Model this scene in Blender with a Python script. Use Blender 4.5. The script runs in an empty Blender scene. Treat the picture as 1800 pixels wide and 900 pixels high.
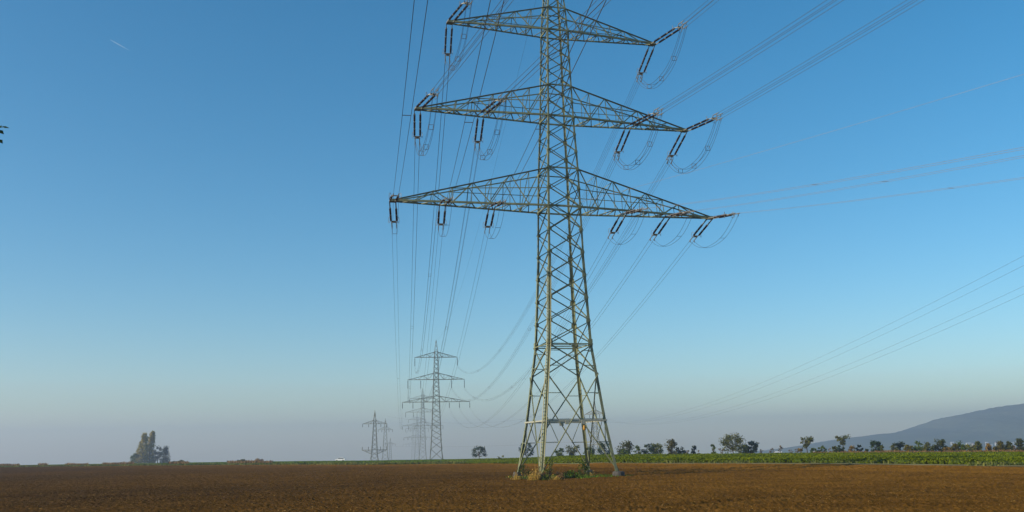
import bpy, math, random
import numpy as np
from mathutils import Vector, Matrix

SC = bpy.context.scene
COL = SC.collection
R = math.radians

# ------------------------------------------------------------------ camera
EYE = 2.5                                   # the photographer stands 2.5 m above the field
F_PX, PITCH, ROLL = 1680.0, 0.19849, 0.01787
cam_data = bpy.data.cameras.new('camera')
cam_data.sensor_width = 36.0
cam_data.lens = F_PX / 1800 * 36
cam_data.clip_start = 0.1
cam_data.clip_end = 30000
cam = bpy.data.objects.new('camera', cam_data)
COL.objects.link(cam)
cam.matrix_world = (Matrix.Translation((0, 0, EYE)) @ Matrix.Rotation(math.pi / 2 + PITCH, 4, 'X')
                    @ Matrix.Rotation(-ROLL, 4, 'Z'))
SC.camera = cam

# ------------------------------------------------------------------ sky, sun, exposure
SUN_EL = R(22)
SUN_AZ = R(246)                             # compass style, from +Y towards +X: behind the camera on the left
world = bpy.data.worlds.new('World')
SC.world = world
world.use_nodes = True
wn = world.node_tree
bg = wn.nodes['Background']
sky = wn.nodes.new('ShaderNodeTexSky')
sky.sky_type = 'NISHITA'
sky.sun_disc = False
sky.sun_elevation = SUN_EL
sky.sun_rotation = SUN_AZ
sky.altitude = 100
sky.air_density = 1.0
sky.dust_density = 0.4
sky.ozone_density = 3.0
sky_sat = wn.nodes.new('ShaderNodeHueSaturation')      # the deep blue of a clear autumn morning
sky_sat.inputs['Saturation'].default_value = 1.32
sky_sat.inputs['Value'].default_value = 1.16
sky_sat.inputs['Hue'].default_value = 0.4885
wn.links.new(sky.outputs[0], sky_sat.inputs['Color'])
wn.links.new(sky_sat.outputs[0], bg.inputs[0])
bg.inputs[1].default_value = 0.10
sun_data = bpy.data.lights.new('sun', 'SUN')
sun_data.energy = 5.0
sun_data.angle = R(0.4)
sun_data.color = (1.0, 0.86, 0.66)
sun = bpy.data.objects.new('sun', sun_data)
COL.objects.link(sun)
sd = Vector((math.sin(SUN_AZ) * math.cos(SUN_EL), math.cos(SUN_AZ) * math.cos(SUN_EL), math.sin(SUN_EL)))
sun.rotation_euler = sd.to_track_quat('Z', 'Y').to_euler()
sun.location = sd * 200
vs = SC.view_settings
vs.view_transform = 'Standard'
vs.look = 'None'
vs.exposure = 0.4
vs.gamma = 1.0
vs.use_curve_mapping = False
SC.render.engine = 'CYCLES'
SC.cycles.max_bounces = 6
SC.cycles.volume_bounces = 1
HAZE_DENSITY = 0.00043

random.seed(7)
RNG = np.random.default_rng(7)


# ------------------------------------------------------------------ helpers
def link(o, parent=None):
    COL.objects.link(o)
    if parent is not None:
        o.parent = parent
    return o


def tag(o, label=None, cat=None, group=None, kind=None):
    if label: o['label'] = label
    if cat: o['category'] = cat
    if group: o['group'] = group
    if kind: o['kind'] = kind
    return o


def empty(name, loc, label, cat, group=None, rz=0.0):
    o = bpy.data.objects.new(name, None)
    o.empty_display_size = 0.3
    o.location = loc
    o.rotation_euler = (0, 0, rz)
    link(o)
    return tag(o, label, cat, group)


class MB:
    """collects shapes and links them as ONE mesh object"""
    def __init__(self):
        self.v = []; self.f = []

    def add(self, verts, faces):
        n = len(self.v)
        self.v.extend(tuple(map(float, p)) for p in verts)
        self.f.extend(tuple(i + n for i in fc) for fc in faces)

    def angle(self, p0, p1, s, e1, e2, t=None):
        """an L section steel bar with its corner on the line p0-p1 and flanges towards e1 and e2"""
        t = t or max(0.012, s * 0.14)
        p0 = Vector(p0); p1 = Vector(p1); a = (p1 - p0)
        if a.length < 1e-4: return
        a.normalize()
        e1 = Vector(e1); e1 = e1 - a * e1.dot(a)
        if e1.length < 1e-3: e1 = a.orthogonal()
        e1.normalize()
        e2 = Vector(e2); e2 = e2 - a * e2.dot(a) - e1 * e2.dot(e1)
        if e2.length < 1e-3: e2 = a.cross(e1)
        e2.normalize()
        prof = [(0, 0), (s, 0), (s, t), (t, t), (t, s), (0, s)]
        vs_ = [p + e1 * x + e2 * y for p in (p0, p1) for x, y in prof]
        fs = [(i, (i + 1) % 6, 6 + (i + 1) % 6, 6 + i) for i in range(6)]
        fs += [(5, 4, 3, 2, 1, 0), (6, 7, 8, 9, 10, 11)]
        self.add(vs_, fs)

    def bar(self, p0, p1, w, h=None, up=(0, 0, 1)):
        h = h or w
        p0 = Vector(p0); p1 = Vector(p1); a = (p1 - p0)
        if a.length < 1e-5: return
        a.normalize()
        up = Vector(up); up = up - a * up.dot(a)
        if up.length < 1e-3: up = a.orthogonal()
        up.normalize(); sd_ = a.cross(up)
        vs_ = [p + sd_ * (w / 2 * x) + up * (h / 2 * y) for p in (p0, p1) for x, y in ((-1, -1), (1, -1), (1, 1), (-1, 1))]
        self.add(vs_, [(0, 1, 5, 4), (1, 2, 6, 5), (2, 3, 7, 6), (3, 0, 4, 7), (3, 2, 1, 0), (4, 5, 6, 7)])

    def box(self, c, s):
        x, y, z = c; a, b, d = s[0] / 2, s[1] / 2, s[2] / 2
        vs_ = [(x + i * a, y + j * b, z + k * d) for k in (-1, 1) for i, j in ((-1, -1), (1, -1), (1, 1), (-1, 1))]
        self.add(vs_, [(0, 3, 2, 1), (4, 5, 6, 7), (0, 1, 5, 4), (1, 2, 6, 5), (2, 3, 7, 6), (3, 0, 4, 7)])

    def tube(self, pts, r, n=5, cap=True):
        pts = [Vector(p) for p in pts]
        rs = r if isinstance(r, (list, tuple)) else [r] * len(pts)
        base = len(self.v); ring = []
        prev = None
        for i, p in enumerate(pts):
            a = (pts[min(i + 1, len(pts) - 1)] - pts[max(i - 1, 0)])
            if a.length < 1e-9: a = Vector((0, 0, 1))
            a.normalize()
            if prev is None:
                u = a.orthogonal().normalized()
            else:
                u = prev - a * prev.dot(a)
                u = u.normalized() if u.length > 1e-6 else a.orthogonal().normalized()
            prev = u; w = a.cross(u)
            for k in range(n):
                th = 2 * math.pi * k / n
                self.v.append(tuple(p + (u * math.cos(th) + w * math.sin(th)) * rs[i]))
        for i in range(len(pts) - 1):
            for k in range(n):
                k2 = (k + 1) % n
                self.f.append((base + i * n + k, base + i * n + k2, base + (i + 1) * n + k2, base + (i + 1) * n + k))
        if cap:
            self.f.append(tuple(base + k for k in reversed(range(n))))
            self.f.append(tuple(base + (len(pts) - 1) * n + k for k in range(n)))

    def build(self, name, mat, parent=None, smooth=False):
        me = bpy.data.meshes.new(name)
        me.from_pydata(self.v, [], self.f)
        if mat is not None: me.materials.append(mat)
        if smooth: me.polygons.foreach_set('use_smooth', [True] * len(me.polygons))
        me.update()
        o = bpy.data.objects.new(name, me)
        return link(o, parent)


def np_mesh(name, verts, quads, mat, parent=None, smooth=False, attrs=None):
    verts = np.asarray(verts, np.float32).reshape(-1, 3)
    quads = np.asarray(quads, np.int32)
    k = quads.shape[1]; n = quads.shape[0]
    me = bpy.data.meshes.new(name)
    me.vertices.add(len(verts)); me.vertices.foreach_set('co', verts.ravel())
    me.loops.add(n * k); me.loops.foreach_set('vertex_index', quads.ravel())
    me.polygons.add(n)
    me.polygons.foreach_set('loop_start', np.arange(0, n * k, k, dtype=np.int32))
    me.polygons.foreach_set('loop_total', np.full(n, k, np.int32))
    if smooth: me.polygons.foreach_set('use_smooth', np.ones(n, bool))
    me.update(calc_edges=True)
    for key, val in (attrs or {}).items():
        at = me.attributes.new(key, 'FLOAT', 'POINT')
        at.data.foreach_set('value', np.asarray(val, np.float32))
    if mat is not None: me.materials.append(mat)
    me.validate()
    o = bpy.data.objects.new(name, me)
    return link(o, parent)


def vnoise(x, y, seed=0):
    """smooth 2-D value noise, -1..1"""
    xi = np.floor(x).astype(np.int64); yi = np.floor(y).astype(np.int64)
    fx = x - xi; fy = y - yi
    fx = fx * fx * (3 - 2 * fx); fy = fy * fy * (3 - 2 * fy)

    def h(a, b):
        n = (a * 374761393 + b * 668265263 + seed * 974711) & 0x7fffffff
        n = ((n ^ (n >> 13)) * 1274126177) & 0x7fffffff
        return ((n ^ (n >> 16)) & 0xffff) / 32767.5 - 1
    return ((h(xi, yi) * (1 - fx) + h(xi + 1, yi) * fx) * (1 - fy)
            + (h(xi, yi + 1) * (1 - fx) + h(xi + 1, yi + 1) * fx) * fy)


def fbm(x, y, seed=0, oct=4):
    a = 1.0; s = 0
    for i in range(oct):
        s = s + a * vnoise(x, y, seed + i * 17); x = x * 2.03; y = y * 2.03; a *= 0.5
    return s


# ------------------------------------------------------------------ materials
def mat(name, col, rough=0.8, metal=0.0, noise=None, noise_scale=5.0, spec=0.3):
    m = bpy.data.materials.new(name); m.use_nodes = True
    nt = m.node_tree; b = nt.nodes['Principled BSDF']
    b.inputs['Base Color'].default_value = (*col, 1)
    b.inputs['Roughness'].default_value = rough
    b.inputs['Metallic'].default_value = metal
    b.inputs['Specular IOR Level'].default_value = spec
    if noise:
        tc = nt.nodes.new('ShaderNodeTexCoord'); nz = nt.nodes.new('ShaderNodeTexNoise')
        nz.inputs['Scale'].default_value = noise_scale; nz.inputs['Detail'].default_value = 5
        nz.inputs['Roughness'].default_value = 0.65
        rp = nt.nodes.new('ShaderNodeValToRGB')
        rp.color_ramp.elements[0].position = 0.33; rp.color_ramp.elements[1].position = 0.67
        rp.color_ramp.elements[0].color = (*noise, 1); rp.color_ramp.elements[1].color = (*col, 1)
        nt.links.new(tc.outputs['Object'], nz.inputs['Vector'])
        nt.links.new(nz.outputs['Fac'], rp.inputs['Fac'])
        nt.links.new(rp.outputs['Color'], b.inputs['Base Color'])
    return m


def leaf_mat(name, c1, c2, scale=1.2, trans=0.3):
    m = bpy.data.materials.new(name); m.use_nodes = True
    nt = m.node_tree; nt.nodes.remove(nt.nodes['Principled BSDF'])
    out = nt.nodes['Material Output']
    df = nt.nodes.new('ShaderNodeBsdfDiffuse'); tr = nt.nodes.new('ShaderNodeBsdfTranslucent')
    mx = nt.nodes.new('ShaderNodeMixShader'); mx.inputs[0].default_value = trans
    geo = nt.nodes.new('ShaderNodeNewGeometry'); tc = nt.nodes.new('ShaderNodeTexCoord')
    nz = nt.nodes.new('ShaderNodeTexNoise'); nz.inputs['Scale'].default_value = scale; nz.inputs['Detail'].default_value = 3
    ad = nt.nodes.new('ShaderNodeMath'); ad.operation = 'MULTIPLY_ADD'
    ad.inputs[1].default_value = 0.45
    sub = nt.nodes.new('ShaderNodeMath'); sub.operation = 'SUBTRACT'; sub.inputs[1].default_value = 0.22
    rp = nt.nodes.new('ShaderNodeValToRGB')
    rp.color_ramp.elements[0].position = 0.3; rp.color_ramp.elements[1].position = 0.7
    rp.color_ramp.elements[0].color = (*c1, 1); rp.color_ramp.elements[1].color = (*c2, 1)
    nt.links.new(tc.outputs['Object'], nz.inputs['Vector'])
    nt.links.new(geo.outputs['Random Per Island'], ad.inputs[0])
    nt.links.new(nz.outputs['Fac'], ad.inputs[2])
    nt.links.new(ad.outputs[0], sub.inputs[0])
    nt.links.new(sub.outputs[0], rp.inputs['Fac'])
    for s in (df, tr): nt.links.new(rp.outputs['Color'], s.inputs['Color'])
    nt.links.new(df.outputs[0], mx.inputs[1]); nt.links.new(tr.outputs[0], mx.inputs[2])
    nt.links.new(mx.outputs[0], out.inputs['Surface'])
    return m


M = {}
M['steel'] = mat('painted_galvanised_steel', (0.205, 0.22, 0.115), 0.6, 0.0, (0.115, 0.13, 0.075), 2.0, 0.35)
M['steel_far'] = mat('grey_lattice_steel', (0.15, 0.155, 0.125), 0.6)
M['galv'] = mat('bright_galvanised_steel', (0.36, 0.36, 0.28), 0.5, 0.2)
M['ladder'] = mat('weathered_ladder_steel', (0.27, 0.265, 0.14), 0.55)
M['insulator'] = mat('brown_glazed_porcelain', (0.016, 0.010, 0.011), 0.25, 0, spec=0.5)
M['fitting'] = mat('zinc_fittings', (0.20, 0.195, 0.17), 0.5, 0.3)
M['wire'] = mat('weathered_aluminium_conductor', (0.07, 0.07, 0.07), 0.6, 0.2)
M['wire_bright'] = mat('pale_aluminium_conductor', (0.20, 0.17, 0.15), 0.6, 0.2)
M['concrete'] = mat('weathered_concrete', (0.085, 0.078, 0.070), 0.95, 0, (0.045, 0.042, 0.038), 3.0)
M['bark'] = mat('grey_brown_bark', (0.075, 0.058, 0.042), 0.95, 0, (0.04, 0.032, 0.025), 4.0)
M['ochre'] = mat('ochre_paint', (0.42, 0.22, 0.03), 0.6)
M['contrail'] = None

LM = {
 'dark': leaf_mat('dark_green_leaves', (0.0158, 0.0333, 0.0130), (0.0452, 0.0713, 0.0261)),
 'mid': leaf_mat('mid_green_leaves', (0.0385, 0.0714, 0.0139), (0.1030, 0.1350, 0.0259)),
 'olive': leaf_mat('olive_leaves', (0.0433, 0.0581, 0.0153), (0.1300, 0.1300, 0.0306)),
 'rust': leaf_mat('rusty_autumn_leaves', (0.0474, 0.0442, 0.0078), (0.1370, 0.1184, 0.0172)),
 'gold': leaf_mat('golden_autumn_leaves', (0.1100, 0.0770, 0.0198), (0.2530, 0.1595, 0.0385)),
 'wine': leaf_mat('reddish_brown_leaves', (0.0329, 0.0409, 0.0108), (0.0794, 0.0857, 0.0198)),
 'lime': leaf_mat('yellow_green_leaves', (0.0715, 0.0910, 0.0208), (0.1950, 0.1950, 0.0455)),
 'bluish': leaf_mat('blue_green_needles', (0.0126, 0.0266, 0.0203), (0.0316, 0.0531, 0.0364)),
 'poplar': leaf_mat('poplar_leaves', (0.1378, 0.1421, 0.0245), (0.4135, 0.3185, 0.0552), 0.25),
 'pale': leaf_mat('pale_sparse_leaves', (0.1100, 0.0850, 0.0550), (0.2200, 0.1500, 0.0900)),
 'straw': leaf_mat('dry_straw_grass', (0.2851, 0.1794, 0.0422), (0.5988, 0.4163, 0.1056), 0.8),
 'weed': leaf_mat('dry_reddish_weeds', (0.1210, 0.0682, 0.0308), (0.2750, 0.1760, 0.0715), 0.5),
 'grass': leaf_mat('green_grass_blades', (0.0532, 0.1014, 0.0124), (0.1214, 0.1811, 0.0232), 0.5),
 'crop': leaf_mat('field_crop_leaves', (0.0615, 0.0913, 0.0039), (0.1506, 0.1826, 0.0078), 0.12),
 'verge': leaf_mat('verge_grass_blades', (0.0572, 0.0847, 0.0218), (0.1716, 0.1771, 0.0484), 0.2),
}

# ------------------------------------------------------------------ terrain
EDGE = [(-1500, 420), (-700, 400), (-250, 310), (-136, 254), (-88, 228), (-51, 205), (-28, 180), (-12, 172), (-5, 169), (0, 155), (3.8, 129), (6.7, 113),
        (11.5, 105), (18, 101), (28, 94.5), (35.5, 86), (41.5, 78), (49, 55), (62, 0), (80, -120), (0, -300), (-600, -300), (-1500, -60)]
_ea = np.array([math.atan2(x, y) for x, y in EDGE]); _er = np.array([math.hypot(x, y) for x, y in EDGE])
_o = np.argsort(_ea); _ea, _er = _ea[_o], _er[_o]
_ea = np.concatenate([_ea - 2 * math.pi, _ea, _ea + 2 * math.pi]); _er = np.tile(_er, 3)


def edge_r(az):
    """distance from the camera's foot to the far edge of the ploughed field, by azimuth"""
    return np.interp(az, _ea, _er)


def rise(x, y):
    """the field swells gently towards its right hand far edge"""
    x = np.asarray(x, float); y = np.asarray(y, float)
    a = np.arctan2(x, y); r = np.hypot(x, y)
    k = np.clip((a + R(1)) / R(7), 0, 1); k = k * k * (3 - 2 * k) * np.clip((R(60) - a) / R(15), 0, 1)
    return 0.02 * k * np.clip(np.minimum(r, edge_r(a)) - 72, 0, 60)


def ground_z(x, y):
    x = np.asarray(x, float); y = np.asarray(y, float)
    r = np.hypot(x, y); e = edge_r(np.arctan2(x, y))
    az_ = np.degrees(np.arctan2(x, y))
    out = np.maximum(0, r - np.maximum(e, 70) - (36 + 20 * np.clip((2 - az_) / 6, 0, 1)))
    drop = np.where(out < 60, out * out / 120 * 0.0115, (out - 30) * 0.0115)
    drop = np.where(drop > 34, 34 + 8 * (1 - np.exp(-np.maximum(0, drop - 34) / 8)), drop)
    return rise(x, y) - drop


def gz(x, y): return float(ground_z(x, y))


def px_x(px, y, z=0.0):
    """world X of a point at forward distance y, height z that lies in column px of an 1800 px wide view"""
    c, s = math.cos(PITCH), math.sin(PITCH); zz = z - EYE
    d = y * c + zz * s; u = -y * s + zz * c
    return ((px - 900) * d / F_PX + u * math.sin(ROLL)) / math.cos(ROLL)


def horizon_py(px): return 450 + F_PX * math.tan(PITCH) - (px - 900) * math.tan(ROLL)


def z_at(px, py, y): return EYE + (horizon_py(px) - py) / F_PX * y * 1.0


# ------------------------------------------------------------------ ground materials
def ground_mat(name, dark, light, s1, s2, bump, speck=None, attr=None, attr_cols=None, clod_shade=None):
    m = bpy.data.materials.new(name); m.use_nodes = True
    nt = m.node_tree; b = nt.nodes['Principled BSDF']; L = nt.links.new
    b.inputs['Roughness'].default_value = 1.0; b.inputs['Specular IOR Level'].default_value = 0.0
    tc = nt.nodes.new('ShaderNodeTexCoord')
    n1 = nt.nodes.new('ShaderNodeTexNoise'); n1.inputs['Scale'].default_value = s1; n1.inputs['Detail'].default_value = 6
    n2 = nt.nodes.new('ShaderNodeTexNoise'); n2.inputs['Scale'].default_value = s2; n2.inputs['Detail'].default_value = 5
    n2.inputs['Roughness'].default_value = 0.7
    for n in (n1, n2): L(tc.outputs['Object'], n.inputs['Vector'])
    av = nt.nodes.new('ShaderNodeMath'); av.operation = 'MULTIPLY_ADD'; av.inputs[1].default_value = 0.55
    sc = nt.nodes.new('ShaderNodeMath'); sc.operation = 'MULTIPLY'; sc.inputs[1].default_value = 0.45
    L(n1.outputs['Fac'], sc.inputs[0]); L(n2.outputs['Fac'], av.inputs[0]); L(sc.outputs[0], av.inputs[2])
    rp = nt.nodes.new('ShaderNodeValToRGB'); rp.color_ramp.elements[0].position = 0.36; rp.color_ramp.elements[1].position = 0.64
    rp.color_ramp.elements[0].color = (*dark, 1); rp.color_ramp.elements[1].color = (*light, 1)
    L(av.outputs[0], rp.inputs['Fac'])
    colour = rp.outputs['Color']
    if attr:
        at = nt.nodes.new('ShaderNodeAttribute'); at.attribute_name = attr
        mx = nt.nodes.new('ShaderNodeMix'); mx.data_type = 'RGBA'; mx.blend_type = 'MULTIPLY'
        mx.inputs['B'].default_value = (*attr_cols, 1)
        L(at.outputs['Fac'], mx.inputs['Factor']); L(colour, mx.inputs['A']); colour = mx.outputs['Result']
    if clod_shade:
        at = nt.nodes.new('ShaderNodeAttribute'); at.attribute_name = 'clod_shade'
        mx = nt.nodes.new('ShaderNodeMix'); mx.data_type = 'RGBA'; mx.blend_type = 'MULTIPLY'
        mx.inputs['B'].default_value = (*clod_shade, 1)
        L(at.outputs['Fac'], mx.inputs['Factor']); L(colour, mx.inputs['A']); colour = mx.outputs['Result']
    if speck:
        vo = nt.nodes.new('ShaderNodeTexVoronoi'); vo.inputs['Scale'].default_value = speck[1]
        L(tc.outputs['Object'], vo.inputs['Vector'])
        lt = nt.nodes.new('ShaderNodeMath'); lt.operation = 'LESS_THAN'; lt.inputs[1].default_value = speck[2]
        L(vo.outputs['Distance'], lt.inputs[0])
        sp = nt.nodes.new('ShaderNodeSeparateColor'); L(vo.outputs['Color'], sp.inputs[0])
        gt = nt.nodes.new('ShaderNodeMath'); gt.operation = 'GREATER_THAN'; gt.inputs[1].default_value = speck[3]
        L(sp.outputs[0], gt.inputs[0])
        mu = nt.nodes.new('ShaderNodeMath'); mu.operation = 'MULTIPLY'; L(lt.outputs[0], mu.inputs[0]); L(gt.outputs[0], mu.inputs[1])
        mx = nt.nodes.new('ShaderNodeMix'); mx.data_type = 'RGBA'; mx.inputs['B'].default_value = (*speck[0], 1)
        L(mu.outputs[0], mx.inputs['Factor']); L(colour, mx.inputs['A']); colour = mx.outputs['Result']
    L(colour, b.inputs['Base Color'])
    if bump:
        bp = nt.nodes.new('ShaderNodeBump'); bp.inputs['Strength'].default_value = 1.0; bp.inputs['Distance'].default_value = bump
        L(n2.outputs['Fac'], bp.inputs['Height']); L(bp.outputs['Normal'], b.inputs['Normal'])
    return m


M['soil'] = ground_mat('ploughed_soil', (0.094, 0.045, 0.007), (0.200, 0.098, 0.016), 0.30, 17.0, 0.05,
                       ((0.34, 0.22, 0.07), 10.0, 0.26, 0.90), 'headland', (1.38, 1.34, 1.2), clod_shade=(0.42, 0.47, 0.90))  # last tint is the painted shade of the clods
M['field'] = ground_mat('green_field_ground', (0.050, 0.080, 0.012), (0.100, 0.132, 0.026), 0.02, 1.5, 0.10)
M['path'] = ground_mat('pale_track', (0.16, 0.14, 0.065), (0.25, 0.22, 0.11), 0.3, 3.0, 0.02)
M['dirt'] = ground_mat('crop_canopy_green', (0.040, 0.066, 0.008), (0.085, 0.112, 0.014), 0.2, 2.0, 0.1)
M['hill'] = ground_mat('wooded_hill', (0.030, 0.048, 0.030), (0.120, 0.125, 0.065), 0.006, 0.05, 6.0)

# ------------------------------------------------------------------ ground sheets
def az_columns(fine, lo=R(-33), hi=R(33)):
    a = np.concatenate([np.linspace(-math.pi, R(-60), 30, endpoint=False), np.linspace(R(-60), lo, 30, endpoint=False),
                        np.linspace(lo, hi, fine, endpoint=False), np.linspace(hi, R(60), 30, endpoint=False),
                        np.linspace(R(60), math.pi, 31)])
    return a


def grid_quads(nr, nc):
    i = np.arange(nr - 1)[:, None]; j = np.arange(nc - 1)[None, :]
    a = i * nc + j
    return np.stack([a, a + 1, a + 1 + nc, a + nc], -1).reshape(-1, 4)


# ploughed field: near clods are real relief
az = az_columns(1000)
E_ = edge_r(az)
rr = [0.5, 4, 10, 18, 26, 31]
r_ = 34.0
while r_ < 420:
    rr.append(r_); r_ += 0.10 * (r_ / 40) ** 1.7
rr = np.array(rr)
t = rr[:, None] * np.ones_like(az)[None, :]
t = np.minimum(t, E_[None, :])
X = t * np.sin(az)[None, :]; Y = t * np.cos(az)[None, :]
clod = 0.018 * fbm(X * 1.3, Y * 1.3, 3, 2) + 0.045 * np.maximum(0, vnoise(X * 4.7, Y * 4.7, 9)) ** 1.5 + 0.034 * vnoise(X * 8.7, Y * 8.7, 5) + .034 * vnoise(X * 15, Y * 15, 6)
row = 0.018 * np.sin((X * 0.42 + Y * 0.91) * 2 * math.pi / 1.5 + 0.6 * vnoise(X * .1, Y * .1, 4))
def rut(x0, y0, x1, y1, wd, dp):
    L_ = math.hypot(x1 - x0, y1 - y0)
    d_ = ((X - x0) * (y1 - y0) - (Y - y0) * (x1 - x0)) / L_ + .5 * vnoise(X * .06, Y * .06, 15)
    return -dp * np.exp(-(d_ / wd) ** 2) + .5 * dp * np.exp(-((np.abs(d_) - 2 * wd) / wd) ** 2)


tracks = (rut(-60, 66, 12, 58, .35, .11) + rut(-60, 68, 12, 60, .35, .09) + rut(2, 39, 45, 66, .3, .11) + rut(4, 38, 47, 65, .3, .09)
          + rut(-30, 44, -2, 40, .3, .07) + rut(-80, 118, 20, 104, .5, .09) + rut(-80, 121, 20, 107, .5, .07))
clod_shade = np.clip(.40 + .40 * fbm(X * .022, Y * .022, 81, 3) - X / 60 - (t - 70) / 150, 0, 1)  # clod shade painted into the soil colour: noise patches, darker left and near
fade = np.clip((E_[None, :] - t) / 1.5, 0, 1)
swell = 0.10 * fbm(X * 0.05, Y * 0.05, 31, 2)
Z = (clod + row + swell + tracks) * fade + rise(X, Y)
head = np.clip((13 + 1.2 * vnoise(X * .2, Y * .2, 8) - (E_[None, :] - t)) / 0.8, 0, 1)
# drop the rows that lie wholly past the edge of a column (degenerate quads)
q = grid_quads(len(rr), len(az))
ti = t.ravel()
keep = (ti[q].max(1) - ti[q].min(1)) > 1e-4
q = q[keep][:, ::-1]
soil = np_mesh('ploughed_field', np.stack([X, Y, Z], -1), q, M['soil'], attrs={'headland': head.ravel(), 'clod_shade': clod_shade.ravel()})
tag(soil, kind='structure')

# track strip along the field's right hand edge, fading into verge on the left
azp = np.linspace(R(2), R(75), 300)
e_ = edge_r(azp)
wob = 0.35 * vnoise(np.degrees(azp) * 1.3, azp * 0, 21)
rows = [e_ - 0.7 + wob, e_ + 0.9 + wob * .5, e_ + 2.1 + 0.4 * vnoise(np.degrees(azp) * 2.1, azp * 0, 22)]
V = np.stack([np.stack([r * np.sin(azp), r * np.cos(azp), rise(r * np.sin(azp), r * np.cos(azp)) + zz], -1) for r, zz in zip(rows, (0.03, 0.07, 0.05))])
trk = np_mesh('field_track', V, grid_quads(3, len(azp))[:, ::-1], M['path'], smooth=True)
tag(trk, kind='structure')

# all the land beyond
azf = az_columns(360)
ef = edge_r(azf)
offs = np.concatenate([np.linspace(0, 80, 41), np.geomspace(90, 3700, 45)])
T = np.minimum(ef[None, :] + offs[:, None], 3780)
X = T * np.sin(azf); Y = T * np.cos(azf)
Z = ground_z(X, Y) - 0.02 + 0.06 * fbm(X * .12, Y * .12, 41, 3) * np.clip(offs / 4, 0, 1)[:, None]
land = np_mesh('green_field', np.stack([X, Y, Z], -1), grid_quads(len(offs), len(azf))[:, ::-1], M['field'], smooth=True)
tag(land, kind='structure')

# ------------------------------------------------------------------ far hill
ridge_px = [(1100, 815), (1180, 806), (1300, 796), (1400, 785), (1440, 778.5), (1473, 772), (1547, 763), (1589, 759), (1627, 752), (1652, 741), (1669, 734.5), (1705, 728.5),
            (1747, 719), (1783, 713), (1800, 711.5), (1900, 701), (2050, 694), (2250, 700), (2500, 716), (2900, 745), (3300, 768)]
HY = 2750.0
rx = np.array([px_x(p, HY, 60) for p, _ in ridge_px])
rz = np.array([z_at(p, yy, HY) for p, yy in ridge_px])
hx = np.linspace(rx[0], rx[-1], 700); hy = np.linspace(1800, 3640, 60)
HX, HYY = np.meshgrid(hx, hy)
H0 = np.interp(HX, rx, rz)
u = (HYY - HY) / np.where(HYY < HY, 940, 880)
prof = np.clip(1 - np.abs(u) ** 1.35, 0, 1)
HZ = -50 + (H0 + 50) * prof + (2.2 * fbm(HX * .012, HYY * .012, 61, 4) + 1.8 * vnoise(HX * .09, HYY * .05, 64)) * np.clip(prof * 3, 0, 1) * (np.clip(H0 / 40, 0.1, 1))
hill = np_mesh('wooded_hill', np.stack([HX, HYY, HZ], -1), grid_quads(60, 700), M['hill'], smooth=True)
tag(hill, kind='structure')

# ------------------------------------------------------------------ haze: one box of even, thin air round the whole place
HAZE_TOP = 110
hz = MB(); hz.box((0, 0, (HAZE_TOP - 54) / 2), (7900, 7900, HAZE_TOP + 54))
hm = bpy.data.materials.new('thin_morning_haze'); hm.use_nodes = True
hn = hm.node_tree; hn.nodes.remove(hn.nodes['Principled BSDF'])
pv = hn.nodes.new('ShaderNodeVolumePrincipled')
pv.inputs['Color'].default_value = (0.60, 0.68, 0.85, 1)
pv.inputs['Density'].default_value = HAZE_DENSITY
pv.inputs['Anisotropy'].default_value = 0.38
hn.links.new(pv.outputs[0], hn.nodes['Material Output'].inputs['Volume'])
haze = hz.build('haze', hm)
tag(haze, kind='stuff')


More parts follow.
